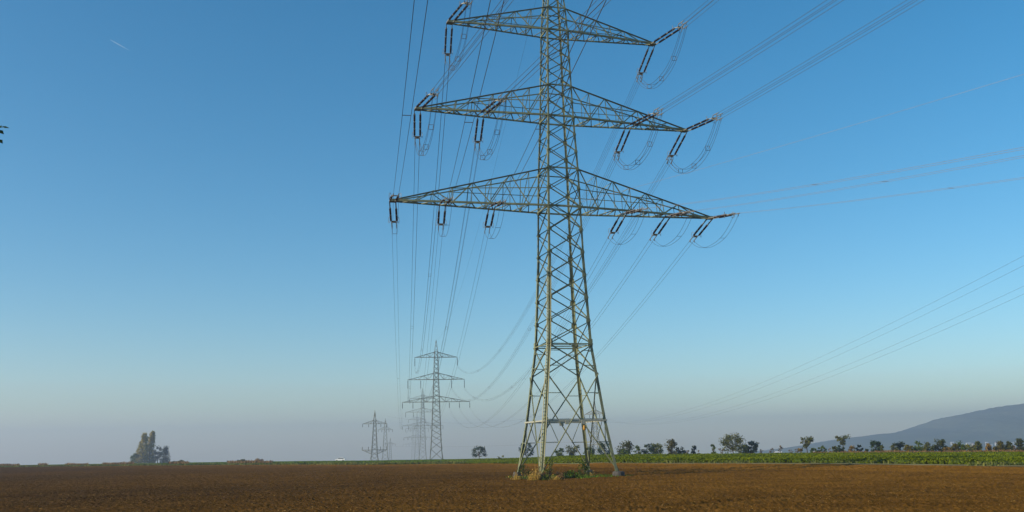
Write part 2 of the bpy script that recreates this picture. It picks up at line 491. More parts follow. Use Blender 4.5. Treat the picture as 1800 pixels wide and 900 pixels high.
# ------------------------------------------------------------------ lattice pylons
class Pylon:
    """square lattice tower; local x along the crossarms, y along the line, z up; rz turns it"""
    def __init__(self, name, loc, rz, label, group, prof, arms, levels, kx, leg_s, diag_s, mat_, fine=True, steel2=None):
        self.t = empty(name, loc, label, 'pylon', group, rz)
        self.prof = prof
        self.fine = fine
        W = self.w
        zs = levels
        top = prof[-1][0]
        # legs
        for a in (-1, 1):
            for b in (-1, 1):
                mb = MB()
                zz = [p[0] for p in prof]
                for z0, z1 in zip(zz[:-1], zz[1:]):
                    s = leg_s(0.5 * (z0 + z1))
                    mb.angle((a * W(z0), b * W(z0), z0), (a * W(z1), b * W(z1), z1), s, (-a, 0, 0), (0, -b, 0))
                mb.build('leg', mat_, self.t)
        # face bracing, one part per face of the tower
        for axis, sg in ((1, -1), (1, 1), (0, -1), (0, 1)):
            mb = MB()
            nrm = Vector((0, sg, 0)) if axis else Vector((sg, 0, 0))

            def P(side, z, off=0.0):
                w = W(z)
                return (Vector((side * w, sg * w, z)) if axis else Vector((sg * w, side * w, z))) - nrm * off
            for i, (z0, z1) in enumerate(zip(zs[:-1], zs[1:])):
                s = diag_s(z0)
                up = Vector((0, 0, 1))
                mb.angle(P(-1, z0, -.02), P(1, z1, -.02), s, -up, nrm)     # outstanding flange on top shades this one
                mb.angle(P(1, z0, s * .5), P(-1, z1, s * .5), s, up, -nrm)
                if fine and z0 > kx - 0.01:
                    for sd_, z in ((-1, z1), (1, z1)):      # gusset plates at the nodes
                        p = P(sd_, z, 0.0)
                        g = min(0.34, W(z) * 0.2)
                        c = p + (Vector((-sd_ * g * .5, 0, 0)) if axis else Vector((0, -sd_ * g * .5, 0))) + nrm * 0.012
                        mb.box(c, (g, 0.02, g) if axis else (0.02, g, g))
            # big lower panels get struts and redundant members
            if fine:
                for (z0, z1) in [(a_, b_) for a_, b_ in zip(zs[:-1], zs[1:]) if b_ <= kx + 0.01]:
                    zc = (z0 * W(z1) + z1 * W(z0)) / (W(z0) + W(z1))
                    zq = (z0 + zc) / 2; zp = (zc + z1) / 2
                    sm = 0.055
                    for side in (-1, 1):
                        for z_, fr in ((zq, (zq - z0) / (z1 - z0)), (zp, (zp - z0) / (z1 - z0))):
                            # point on the diagonal nearest to this leg
                            pa, pb = P(side, z0), P(-side, z1)
                            pc, pd = P(side, z1), P(-side, z0)
                            d1 = pa.lerp(pb, fr) if z_ < zc else pc.lerp(pd, 1 - fr)
                            mb.angle(P(side, z_), d1, sm, (0, 0, 1), -nrm)
                        if z1 - z0 > 4:
                            fr = (zq - z0) / (z1 - z0)
                            mb.angle(P(side, zc), P(side, z0).lerp(P(-side, z1), fr), sm, (0, 0, 1), -nrm)
            else:
                pass
            mb.build('bracing', mat_, self.t)
        # crossarms
        for (zb, zt, half, ztip, tipw, style, npan) in arms:
            for sd_ in (-1, 1):
                mb = MB()
                wb, wt = W(zb), W(zt)
                cs, bs = style
                nodes = []
                for b in (-1, 1):
                    B0 = Vector((sd_ * wb, b * wb, zb)); B1 = Vector((sd_ * half, b * tipw, ztip))
                    T0 = Vector((sd_ * wt, b * wt, zt)); T1 = Vector((sd_ * (half - 0.15), b * tipw * .8, ztip + (0.16 if zt > zb else -0.16)))
                    mb.angle(B0, B1, cs, (0, -b, 0), (0, 0, 1 if zt > zb else -1))
                    mb.angle(T0, T1, cs * 0.7, (0, b, 0), (0, 0, -1 if zt > zb else 1))
                    nodes.append([(B0.lerp(B1, k / npan), T0.lerp(T1, k / npan)) for k in range(npan + 1)])
                fr_, bk_ = nodes
                for side_nodes, b in ((fr_, -1), (bk_, 1)):
                    for k in range(1, npan):
                        bb, tt = side_nodes[k]
                        if k < npan - 1: mb.angle(bb, tt, bs * .7, (sd_, 0, 0), (0, -b, 0))
                    for k in range(0, npan - 1):
                        if k % 2 == 0: mb.angle(side_nodes[k][1], side_nodes[k + 1][0], bs, (0, 0, 1), (0, -b, 0))
                        else: mb.angle(side_nodes[k][0], side_nodes[k + 1][1], bs, (0, 0, 1), (0, -b, 0))
                    if fine:   # horizontal redundant rail inside the deep part of the arm
                        m0 = side_nodes[0][0].lerp(side_nodes[0][1], .46)
                        kk = npan // 2 + 1
                        mb.angle(m0, side_nodes[kk][0].lerp(side_nodes[kk][1], .9), bs * .8, (0, 0, 1), (0, -b, 0))
                # bottom plane zigzag and top ties
                for k in range(npan):
                    n2 = 2 if fine else 1
                    for h in range(n2):
                        f0, f1 = (k + h / n2) / npan, (k + (h + 1) / n2) / npan
                        A0 = fr_[0][0].lerp(fr_[-1][0], f0); A1 = fr_[0][0].lerp(fr_[-1][0], f1)
                        C0 = bk_[0][0].lerp(bk_[-1][0], f0); C1 = bk_[0][0].lerp(bk_[-1][0], f1)
                        if (k * n2 + h) % 2 == 0: mb.angle(A0, C1, bs, (sd_, 0, 0), (0, 0, 1))
                        else: mb.angle(C0, A1, bs, (sd_, 0, 0), (0, 0, 1))
                        if h == 0 and k: mb.angle(A0, C0, bs * .8, (sd_, 0, 0), (0, 0, 1))
                    if 0 < k < npan - 1:
                        mb.angle(fr_[k][1], bk_[k][1], bs * .7, (sd_, 0, 0), (0, 0, -1))
                        if fine and k % 2: mb.angle(fr_[k][1], bk_[k][0], bs * .6, (sd_, 0, 0), (0, 0, -1))
                mb.box((sd_ * (half - .05), 0, ztip + .06), (0.5 if fine else .3, tipw * 2 + .1, 0.2))
                mb.build('crossarm', mat_, self.t)
            # chord ring through the tower body
            for z_, s_ in ((zb, cs), (zt, cs * .7)):
                mb = MB()
                w = W(z_)
                for b in (-1, 1):
                    mb.angle((-w, b * (w + .02), z_), (w, b * (w + .02), z_), s_, (0, 0, 1), (0, -b, 0))
                    mb.angle((b * (w + .015), -w, z_), (b * (w + .015), w, z_), s_ * .8, (0, 0, 1), (-b, 0, 0))
                if fine: mb.angle((-w, -w, z_ + .05), (w, w, z_ + .05), bs, (0, 0, 1), (1, 0, 0))
                mb.build('body_frame', mat_, self.t)

    def w(self, z):
        p = self.prof
        return float(np.interp(z, [a for a, _ in p], [b for _, b in p]))


# main tower ---------------------------------------------------------
TX, TY, PSI = 4.12, 80.0, 0.28505
ZT = EYE
H_ = dict(foot=0.55, plat=4.59, waist=10.82, low=22.5, lowt=25.9, mid=30.64, midt=33.5, top=38.73, topt=40.92, peak=48.5)
prof_main = [(0.55, 3.2256), (4.59, 2.61), (10.82, 1.8972), (18.4, 1.575), (22.5, 1.4828), (25.9, 1.4072), (30.64, 1.2002), (33.5, 1.119),
             (38.73, 0.9796), (40.92, 0.8703), (48.5, 0.10)]
lev = [0.55, 8.35, 10.82] + list(np.linspace(10.82, 22.5, 7)[1:]) + [24.2, 25.9] + list(np.linspace(25.9, 30.64, 4)[1:]) + [32.07, 33.5] \
    + list(np.linspace(33.5, 38.73, 5)[1:]) + [39.8, 40.92] + list(np.linspace(40.92, 47.8, 6)[1:])
arms_main = [(22.5, 25.9, 14.41, 22.53, 0.24, (0.15, 0.075), 8), (30.64, 33.5, 12.37, 30.64, 0.24, (0.15, 0.075), 7), (38.73, 40.92, 9.575, 38.78, 0.24, (0.14, 0.07), 6)]
PY = Pylon('lattice_pylon', (TX, TY, 0), PSI, 'tall greenish lattice pylon with a ladder, nearest of all, standing in the ploughed field',
           'pylons of the double line', prof_main, arms_main, lev, 10.82,
           lambda z: 0.23 if z < 18.4 else (0.165 if z < 31 else 0.135), lambda z: 0.095 if z < 10 else (0.082 if z < 23 else 0.068), M['steel'])
pt = PY.t
# platform frame and waist frame
for zc, big in ((4.59, True), (10.82, False)):
    mb = MB(); w = PY.w(zc)
    for b in (-1, 1):
        mb.bar((-w, b * (w + .05), zc), (w, b * (w + .05), zc), 0.09, 0.14 if big else 0.09)
        mb.bar((b * (w + .05), -w, zc), (b * (w + .05), w, zc), 0.08, 0.12 if big else 0.08)
        mb.bar((-w, b * w * .35, zc + .03), (w, b * w * .35, zc + .03), 0.07)
    if big:
        for x_ in (-0.75, 0.62):
            mb.box((x_, -w - .06, zc - .14), (0.34, 0.14, 0.3))
            mb.box((x_, w + .06, zc - .14), (0.34, 0.14, 0.3))
        mb.box((0, -w + .35, zc + .13), (2 * w - .3, 0.5, 0.05))
    else:
        for a in (-1, 1):
            for b in (-1, 1):
                mb.box((a * (w - .18), b * (w + .03), zc + .1), (0.36, 0.04, 0.6))
                mb.box((a * (w + .03), b * (w - .18), zc + .1), (0.04, 0.36, 0.6))
    mb.build('platform' if big else 'waist_frame', M['galv'] if big else M['steel'], pt)
# ladder on the nearest leg
mb = MB()
for k in range(58):
    z = 1.1 + k * 0.28
    w = PY.w(z)
    mb.bar((-w - .19, -w - .16, z), (-w + .17, -w - .16, z), 0.042)
for x_ in (-.18, .16):
    for z0, z1 in ((1.0, 10.82), (10.82, 17.2)):
        mb.bar((-PY.w(z0) + x_, -PY.w(z0) - .16, z0), (-PY.w(z1) + x_, -PY.w(z1) - .16, z1), 0.05)
for k in range(6):
    z = 2 + k * 2.9; w = PY.w(z)
    mb.bar((-w + .08, -w, z), (-w + .08, -w - .16, z), 0.05)
mb.build('ladder', M['ladder'], pt)
# concrete footings
for a in (-1, 1):
    for b in (-1, 1):
        mb = MB(); w = PY.w(.55) + .02
        big = (a == 1 and b == -1)
        r0 = 0.5 if big else 0.36
        prof = [(-.25, r0 * .98), (0.08, r0), (0.36, r0 * .98), (0.5, r0 * .9), (0.56, r0 * .72)]
        mb.tube([(a * w, b * w, z) for z, _ in prof], [r for _, r in prof], 16)
        mb.build('footing', M['concrete'], pt)

def tower_pt(x, y, z):
    c, s = math.cos(PSI), math.sin(PSI)
    return Vector((TX + x * c - y * s, TY + x * s + y * c, z))

# small ochre thing hanging under the platform beam
mb = MB()
hp = tower_pt(0.70, -2.62, 4.0)
mb.tube([(0, 0, .34), (0, 0, .26), (0, 0, .2), (0, 0, .05), (0, 0, -.12), (0, 0, -.2)], [.02, .03, .08, .13, .14, .08], 10)
mb.tube([(0, 0, .34), (0, 0, .52)], .012, 5)
o = mb.build('hanging_pouch', M['ochre'], None, True); o.location = hp
tag(o, 'small orange yellow pouch hanging under the horizontal beam of the nearest pylon', 'pouch')

# ------------------------------------------------------------------ insulator strings, jumpers, conductors of the main tower
FM, L1F, L2F = 0.5526, 0.711, 0.4148
ARM = {0: (14.41, 22.5, 22.53), 1: (12.37, 30.64, 30.64), 2: (9.575, 38.73, 38.78)}
ARMNAME = {0: 'lowest', 1: 'middle', 2: 'top'}


def attach(lv, sd_, pos):
    fr = 1.0 if pos == 0 else (FM if lv == 1 else (L1F if pos == 1 else L2F))
    half, zb, ztip = ARM[lv]
    return tower_pt(sd_ * half * fr, 0, zb * (1 - fr) + ztip * fr - (0.0 if pos == 0 else 0.02))


AZ_N3, AZ_N1, AZ_F = 2.7901, 2.9723, -0.1015
SL = {('n', 1): 0.089, ('n', 0): 0.166, ('f', 1): 0.179, ('f', 0): 0.124}
STR_L = {1: 5.78, 0: 5.97}

protos = {}
def string_proto(big):
    """meshes of one twin tension string lying along local +x"""
    L = STR_L[big]
    parts = []
    rod_a, rod_b = (0.75, 4.55) if big else (1.55, 4.45)
    nseg = 3 if big else 2
    for y in (-.25, .25):
        mb = MB(); pts = []; rs = []; metal = []
        segl = (rod_b - rod_a) / nseg
        for s in range(nseg):
            x0 = rod_a + s * segl; x1 = x0 + segl
            for xx in (x0, x0 + .1): pts.append((xx, y, 0)); rs.append(.07); metal.append(True)
            n = 13
            for k in range(n):
                xx = x0 + .13 + (x1 - x0 - .26) * k / (n - 1)
                pts += [(xx - .03, y, 0), (xx + .02, y, 0)]; rs += [0.055, 0.095]; metal += [False, False]
            for xx in (x1 - .1, x1): pts.append((xx, y, 0)); rs.append(.07); metal.append(True)
        mb.tube(pts, rs, 8)
        mb.metal = [metal[i] and metal[i + 1] for i in range(len(pts) - 1) for _ in range(8)] + [True, True]
        parts.append(('insulator_rod', mb, M['insulator']))
        mb = MB()
        mb.bar((0, y, 0), (rod_a + .02, y, 0), 0.055 if big else .09, 0.08)
        parts.append(('link', mb, M['fitting']))
    mb = MB()
    for x_ in ([rod_b + .12] if big else [rod_b + .12]):
        mb.add([(x_, -.33, -.02), (x_, .33, -.02), (x_ + .26, .12, -.02), (x_ + .26, -.12, -.02),
                (x_, -.33, .02), (x_, .33, .02), (x_ + .26, .12, .02), (x_ + .26, -.12, .02)],
               [(0, 1, 2, 3), (7, 6, 5, 4), (0, 4, 5, 1), (1, 5, 6, 2), (2, 6, 7, 3), (3, 7, 4, 0)])
    mb.bar((rod_b + .3, 0, 0), (rod_b + .5, 0, 0), .07)
    mb.bar((rod_b + .5, -.26, 0), (rod_b + .5, .26, 0), .07, .06)
    parts.append(('yoke_plate', mb, M['fitting']))
    offs = [(-.2, -.2), (.2, -.2), (-.2, .2), (.2, .2)] if big else [(-.2, 0), (.2, 0)]
    for oy, oz in offs:
        mb = MB()
        mb.bar((rod_b + .5, oy, 0), (rod_b + .62, oy, oz), .045)
        mb.tube([(rod_b + .6, oy, oz), (L + .25, oy, oz)], .04, 6)
        mb.bar((L - .1, oy, oz), (L - .02, oy, oz - .22), .05)
        parts.append(('dead_end_clamp', mb, M['fitting']))
    for y in (-.25, .25):
        mb = MB()
        cx = rod_b - .12
        pts = [(cx + .15 * math.cos(a), y + (0.26 * math.cos(a * .5)) * (1 if y > 0 else -1) * .8, .26 * math.sin(a)) for a in np.linspace(-2.6, 2.6, 14)]
        mb.tube(pts, .018, 5)
        parts.append(('arcing_ring', mb, M['fitting']))
    return [(n, m) for n, m in [(n, (mb, mt)) for n, mb, mt in parts]]


def place_string(key, a, az_, slope):
    k, lv, sd_, pos = key
    big = 1 if lv else 0
    side = 'left' if sd_ < 0 else 'right'
    spot = 'tip' if pos == 0 else ('middle' if lv == 0 and pos == 1 else 'inner') + ' position'
    if k == 'n':
        lab = f'brown twin insulator string, {side} {spot} of the {ARMNAME[lv]} crossarm, reaching towards the viewer'
    else:
        lab = f'brown twin insulator string, {side} {spot} of the {ARMNAME[lv]} crossarm, towards the far pylons'
    d = Vector((math.sin(az_), math.cos(az_), -slope)).normalized()
    L = STR_L[big] * math.sqrt(1 + slope * slope)
    yv = Vector((0, 0, 1)).cross(d).normalized(); zv = d.cross(yv)
    t_ = empty('insulator_string', a, lab, 'insulator string', 'insulator strings of the nearest pylon')
    t_.matrix_world = Matrix((( *[d[i] for i in range(0)],),)) if False else Matrix.Translation(a) @ Matrix(
        ((d.x, yv.x, zv.x), (d.y, yv.y, zv.y), (d.z, yv.z, zv.z))).to_4x4()
    if big not in protos:
        protos[big] = []
        for n, (mb, mt) in string_proto(big):
            o = mb.build(n, mt, t_); protos[big].append(o)
            if hasattr(mb, 'metal'):
                o.data.materials.append(M['fitting'])
                o.data.polygons.foreach_set('material_index', [int(v) for v in mb.metal])
    else:
        for p in protos[big]:
            c = p.copy(); COL.objects.link(c); c.parent = t_
    e = a + d * L
    return e, yv, zv


def sag_line(p0, p1, sag, n):
    return [p0.lerp(p1, i / n) - Vector((0, 0, 4 * sag * (i / n) * (1 - i / n))) for i in range(n + 1)]


def bundle(name, base, offs, r, label, group, cat, m_, spacers, origin):
    """a bundle of parallel conductors: base = centre line points, offs = (across, up) offsets"""
    t_ = empty(name, origin, label, cat, group)
    inv = Vector(origin)
    across = []
    for i, p in enumerate(base):
        dd = base[min(i + 1, len(base) - 1)] - base[max(i - 1, 0)]
        a = Vector((0, 0, 1)).cross(Vector((dd.x, dd.y, 0)))
        across.append(a.normalized() if a.length > 1e-6 else Vector((1, 0, 0)))
    for oa, ou in offs:
        mb = MB()
        mb.tube([p + across[i] * oa + Vector((0, 0, ou)) - inv for i, p in enumerate(base)], r, 4)
        mb.build('conductor', m_, t_)
    for i in spacers:
        mb = MB()
        cs_ = [base[i] + across[i] * oa + Vector((0, 0, ou)) - inv for oa, ou in offs]
        if len(cs_) == 4:
            for j, k in ((0, 1), (1, 3), (3, 2), (2, 0)): mb.bar(cs_[j], cs_[k], r * 1.9)
        else:
            mb.bar(cs_[0], cs_[1], r * 1.9)
        mb.build('spacer', m_, t_)
    return t_


QUAD = [(-.2, -.2), (.2, -.2), (-.2, .2), (.2, .2)]
DUO = [(-.2, 0), (.2, 0)]
# far pylons of the same line
FAR = [(767, 420.0), (743, 700.0), (733, 1050.0), (726, 1440.0)]
far_loc = []
for p, yy in FAR:
    x_ = px_x(p, yy, -5); far_loc.append(Vector((x_, yy, gz(x_, yy))))
AZ_LINE = math.atan2(far_loc[0].x - TX, far_loc[0].y - TY)
PSI_F = -AZ_LINE
FAR_ARMS = {0: (24.6, 27.2, 14.6, 2.8, (1.0, .69, .39)), 1: (34.3, 37.2, 12.3, 3.9, (1.0, .545)), 2: (44.0, 46.4, 9.3, 3.9, (1.0,))}
near_slope = {(1, 1, 0): (162, .04), (1, 1, 1): (162, .06), (2, 1, 0): (162, .03), (1, -1, 0): (162, .07), (1, -1, 1): (162, .07), (2, -1, 0): (162, .05),
              (0, 1, 0): (170.3, .21), (0, 1, 1): (170.3, .205), (0, 1, 2): (170.3, .22), (0, -1, 0): (172.0, .15), (0, -1, 1): (174.4, .15), (0, -1, 2): (175.9, .15)}
for lv, sd_, pos in [(2, -1, 0), (2, 1, 0), (1, -1, 0), (1, -1, 1), (1, 1, 0), (1, 1, 1)] + [(0, s, p) for s in (-1, 1) for p in (0, 1, 2)]:
    big = 1 if lv else 0
    side = 'left' if sd_ < 0 else 'right'
    spot = 'tip' if pos == 0 else ('middle' if lv == 0 and pos == 1 else 'inner') + ' position'
    A = attach(lv, sd_, pos)
    en, yn, zn = place_string(('n', lv, sd_, pos), A, AZ_N3 if big else AZ_N1, SL[('n', big)])
    ef_, yf, zf = place_string(('f', lv, sd_, pos), A, AZ_F, SL[('f', big)])
    offs_ = QUAD if big else DUO
    kind_ = 'four wire' if big else 'two wire'
    where = f'{side} {spot} of the {ARMNAME[lv]} crossarm'
    # jumper
    sag = 2.5 if big else 1.55
    base = []
    n = 26
    for i in range(n + 1):
        u_ = i / n
        p = en.lerp(ef_, u_)
        base.append(p - Vector((0, 0, sag * (1 - abs(2 * u_ - 1) ** 2.4))))
    bundle('jumper_loop', base, offs_, .015 if big else .013, f'{kind_} jumper loop sagging below the {where}', 'jumper loops of the nearest pylon', 'jumper cable',
           M['wire'], (6, 13, 20) if big else (8, 18), en)
    # span towards the viewer
    a_, sl = near_slope[(lv, sd_, pos)]
    u_ = Vector((math.sin(R(a_)), math.cos(R(a_)), 0))
    S = 190.0; n = 60
    base = [en + u_ * s - Vector((0, 0, sl * s - 0.0004 * s * s)) for s in np.linspace(0.1, S, n + 1)]
    low = min(p.z for p in base)
    if low < 6:
        base = [p if p.z > 6 else Vector((p.x, p.y, 6 + (p.z - 6) * .2)) for p in base]
    bundle('overhead_conductor', base, offs_, ((.015 if sd_ < 0 else .013) if big else (.014 if sd_ < 0 else .008)), f'{kind_} conductor from the {where} over the viewer',
           'spans towards the viewer', 'power line', M['wire'] if big or sd_ < 0 else M['wire_bright'], (9, 24, 40), en)
    # span to the first far pylon
    zb, zt, half, ins, fr = FAR_ARMS[lv]
    fl = far_loc[0]
    c, s = math.cos(PSI_F), math.sin(PSI_F)
    xx = sd_ * half * fr[pos]
    end_ = Vector((fl.x + xx * c, fl.y + xx * s, fl.z + zb - ins))
    base = sag_line(ef_, end_, 12.5, 70)
    bundle('overhead_conductor', base, offs_, (.015 if sd_ < 0 else .012) if big else .012, f'{kind_} conductor from the {where} to the far pylons',
           'spans to the first far pylon', 'power line', M['wire'], (14, 30, 45, 58), ef_)

# earth wire and the thin cable
p0 = tower_pt(0, 0, 48.4)
fl = far_loc[0]
for base, lab in ((sag_line(p0, fl + Vector((0, 0, 51.7)), 8.5, 60), 'single thin earth wire from the nearest pylon to the first far pylon top'),
                  ([p0 + Vector((math.sin(R(160)), math.cos(R(160)), 0)) * s - Vector((0, 0, .03 * s)) for s in np.linspace(0, 190, 20)],
                   'single thin earth wire from the nearest pylon top passing above the viewer'),
                  ([tower_pt(0, -1.6, 22.5) + Vector((math.sin(R(143)), math.cos(R(143)), 0)) * s - Vector((0, 0, .04 * s - .0004 * s * s)) for s in np.linspace(0, 150, 50)],
                   'single pale cable from the pylon body at the lowest crossarm to the right edge')):
    mb = MB(); mb.tube([p - base[0] for p in base], .008 if 'pale' in lab else .010, 4)
    o = mb.build('overhead_cable', M['wire_bright'] if 'pale' in lab else M['wire'], None); o.location = base[0]
    tag(o, lab, 'cable')

# ------------------------------------------------------------------ far pylons
far_prof = [(0, 2.8), (8, 2.15), (24.6, 1.5), (27.2, 1.4), (34.3, 1.15), (37.2, 1.08), (44.0, .85), (46.4, .78), (51.8, .06)]
far_lev = [0, 4.6, 8] + list(np.linspace(8, 24.6, 8)[1:]) + list(np.linspace(24.6, 34.3, 6)[1:]) + list(np.linspace(34.3, 44, 6)[1:]) + [46.4] + list(np.linspace(46.4, 51.2, 4)[1:])
far_labels = ['grey three armed lattice pylon, largest of the far row left of the nearest pylon',
              'faint three armed pylon second in the far row, left of the largest one',
              'very faint three armed lattice pylon third in the far row, half lost in the haze',
              'ghostly three armed lattice pylon at the far end of the row, fainter than all others']
protoP = None
for i, (fl, lab) in enumerate(zip(far_loc, far_labels)):
    thick = 1.0 - 0.1 * i
    P_ = Pylon('lattice_pylon', fl, PSI_F, lab, 'pylons of the double line', far_prof,
               [(FAR_ARMS[k][0], FAR_ARMS[k][1], FAR_ARMS[k][2], FAR_ARMS[k][0], .2, (.2 * thick, .11 * thick), 5) for k in (0, 1, 2)],
               far_lev, 8, lambda z: (.22 if z < 46 else .12) * thick, lambda z: (.12 if z < 46 else .06) * thick, M['steel_far'], fine=False)
    for lv in (0, 1, 2):
        zb, zt, half, ins, frs = FAR_ARMS[lv]
        for sd_ in (-1, 1):
            for k, fr in enumerate(frs):
                mb = MB()
                xx = sd_ * half * fr
                mb.bar((xx, 0, zb), (xx, 0, zb - .5), .08)
                mb.tube([(xx, 0, zb - .4), (xx, 0, zb - ins + .3)], .13, 6)
                mb.bar((xx, -.4, zb - ins + .2), (xx, .4, zb - ins + .2), .12)
                o = mb.build('insulator_string', M['insulator'], None)
                o.matrix_world = Matrix.Translation(fl) @ Matrix.Rotation(PSI_F, 4, 'Z')
                nth = ['largest far', 'second far', 'third far', 'fourth far'][i]
                spot_ = ('tip', 'middle', 'inner end')[k] if len(frs) == 3 else ('tip', 'inner end')[k]
                tag(o, f"suspension insulator at the {spot_} of the {ARMNAME[lv]} {'left' if sd_ < 0 else 'right'} arm of the {nth} pylon", 'insulator', 'insulators of the far pylons')

# two level pylons of the other line
def tee_pylon(px, yy, top_py, half, label, two=True, rz=0.0, s=.9):
    x_ = px_x(px, yy, -4); g = gz(x_, yy)
    Ht = z_at(px, top_py, yy) - g
    za = Ht * .73; zlow = Ht * .22
    pr = [(0, Ht * .085), (Ht * .1, Ht * .062), (za, Ht * .028), (za + Ht * .08, Ht * .024), (Ht, .05)]
    arms = [(za, za + Ht * .075, half, za, .15, (.20 * s, .11 * s), 4)]
    if two: arms.append((zlow, zlow - Ht * .085, half * 1.02, zlow, .15, (.20 * s, .11 * s), 4))
    P_ = Pylon('lattice_pylon', (x_, yy, g), rz, label, 'pylons of the lower line', pr, arms,
               [0, Ht * .1] + list(np.linspace(Ht * .1, za, 8)[1:]) + [za + Ht * .08, Ht * .95], Ht * .1, lambda z: .20 * s, lambda z: .10 * s, M['steel_far'], fine=False)
    return x_, yy, g, za, zlow, half, rz


tees = [tee_pylon(658, 470, 723.5, 5.9, 'short grey two armed lattice pylon standing left of the far pylon row', True, .02),
        tee_pylon(677, 640, 737, 4.7, 'slim faint pylon with one crossarm, close behind the short two armed pylon', False, .05, .6),
        tee_pylon(686, 900, 770, 4.6, 'faint small tee shaped pylon, smallest, right of the short two armed pylon', False, .05, .6),
        tee_pylon(1048, 420, 703, 4.6, 'thin two armed pylon seen through the right legs of the nearest pylon', True, -.45)]
for ti, (x_, yy, g, za, zlow, half, rz_) in enumerate(tees):
    who = ['short two armed left pylon', 'slim one armed pylon', 'smallest tee shaped pylon', 'pylon behind the right legs'][ti]
    for fr in (-1, -.5, .5, 1):
        for lev_ in ((za, -1), (zlow, 1)):
            if lev_[0] == zlow and ti not in (0, 3): continue
            mb = MB()
            mb.bar((fr * half, 0, lev_[0]), (fr * half, 0, lev_[0] + lev_[1] * .3), .08)
            mb.tube([(fr * half, 0, lev_[0] + lev_[1] * .25), (fr * half, 0, lev_[0] + lev_[1] * 1.5)], .12, 6)
            o = mb.build('insulator_string', M['insulator'], None)
            o.matrix_world = Matrix.Translation((x_, yy, g)) @ Matrix.Rotation(rz_, 4, 'Z')
            tag(o, f"insulator at the {'left' if fr < 0 else 'right'} {'end' if abs(fr) == 1 else 'middle'} of the {'upper' if lev_[1] < 0 else 'lower'} arm, {who}", 'insulator', 'insulators of the lower line')

# wires of the lower line, from the pylon behind the right legs rising to the right edge
x_, yy, g, za, zlow, half, rz_ = tees[3]
for k, (fr, py, lab) in enumerate(((-1, 447, 'topmost'), (-.5, 464, 'second from top'), (.5, 500, 'third from top'), (1, 514, 'lowest'))):
    p0 = Vector((x_ + fr * half * math.cos(rz_), yy + fr * half * math.sin(rz_), g + za - 1.5))
    # next support stands right of and nearer than the frame: 2 wires from each end of its arm
    d1 = 88.0 + k * 1.5
    pe = Vector((px_x(1800, d1, 22), d1, z_at(1800, py, d1)))
    base = sag_line(p0, pe, 7.0, 70)
    dirv = (base[-1] - base[-2])
    base += [base[-1] + dirv * j for j in range(1, 6)]
    mb = MB(); mb.tube([p - p0 for p in base], .010, 4)
    o = mb.build('overhead_cable', M['wire'], None); o.location = p0
    tag(o, f'wire from the pylon behind the right legs to the right edge, {lab}', 'cable', 'wires rising to the right edge')
a0 = Vector((tees[0][0] + 5.9, tees[0][1], tees[0][2] + tees[0][4] + 1.5))
b0 = Vector((x_ - half, yy, g + zlow + 1.5))
for k, (dz, lab) in enumerate(((0, 'lower'), (14.5, 'upper'))):
    base = sag_line(a0 + Vector((0, 0, dz)), b0 + Vector((0, 0, dz)), 1.0 + 4 * k, 40)
    mb = MB(); mb.tube([p - base[0] for p in base], .02, 4)
    o = mb.build('overhead_cable', M['wire'], None); o.location = base[0]
    tag(o, f'faint {lab} wire between the short left pylon and the pylon behind the legs', 'cable')

# ------------------------------------------------------------------ vegetation
def leaf_cards(centres, size, up_bias=0.0, flat=0.0, aspect=1.0):
    """one quad per centre, randomly turned"""
    n = len(centres)
    a = RNG.normal(size=(n, 3)); a[:, 2] += up_bias
    a /= np.linalg.norm(a, axis=1)[:, None]
    b = RNG.normal(size=(n, 3)); b -= a * (a * b).sum(1)[:, None]
    b /= np.linalg.norm(b, axis=1)[:, None]
    s = size * RNG.uniform(.6, 1.3, (n, 1))
    a = a * s * .5 * aspect; b = b * s * .5
    V = np.stack([centres - a - b, centres + a - b * .4, centres + a + b, centres - a * .6 + b], 1)
    return V.reshape(-1, 3), np.arange(n * 4).reshape(-1, 4)


def crown_points(shape, w, h, z0, n, nclump, spread):
    """leaf positions gathered in clumps inside a crown of width w between z0 and h"""
    ch = h - z0; C = []
    while len(C) < nclump:
        u = RNG.uniform(0, 1); th = RNG.uniform(0, 2 * math.pi)
        if shape == 'round': rad = math.sqrt(max(0, 1 - (2 * u - 1) ** 2))
        elif shape == 'cone': rad = (1 - u) ** .8 * .95 + .08
        elif shape == 'oval': rad = math.sin(math.pi * min(1, u * .92 + .06)) ** .7
        elif shape == 'umbrella': rad = (.35 + .65 * u) if u > .35 else .25
        elif shape == 'spread': rad = (.45 + .55 * math.sin(math.pi * min(1, .15 + u * .75)))
        elif shape == 'poplar': rad = .16 + .84 * (1 - u) ** .75
        elif shape == 'bush': rad = math.sqrt(max(0.05, 1 - u * u))
        elif shape == 'vase': rad = .3 + .7 * math.sin(math.pi * min(1, .1 + .75 * u))
        else: rad = 1
        q_ = RNG.uniform(.25, 1) ** .6 * rad * w / 2
        C.append((q_ * math.cos(th), q_ * math.sin(th), z0 + ch * (u * .92 + .02)))
    C = np.array(C)
    idx = RNG.integers(0, nclump, n)
    cw = RNG.uniform(.6, 1.25, nclump) * spread
    P = C[idx] + np.clip(RNG.normal(size=(n, 3)), -1.7, 1.7) * cw[idx][:, None] * np.array([1, 1, .8])
    P[:, 2] = np.clip(P[:, 2], max(.05, z0 * .7), None)
    return P, C


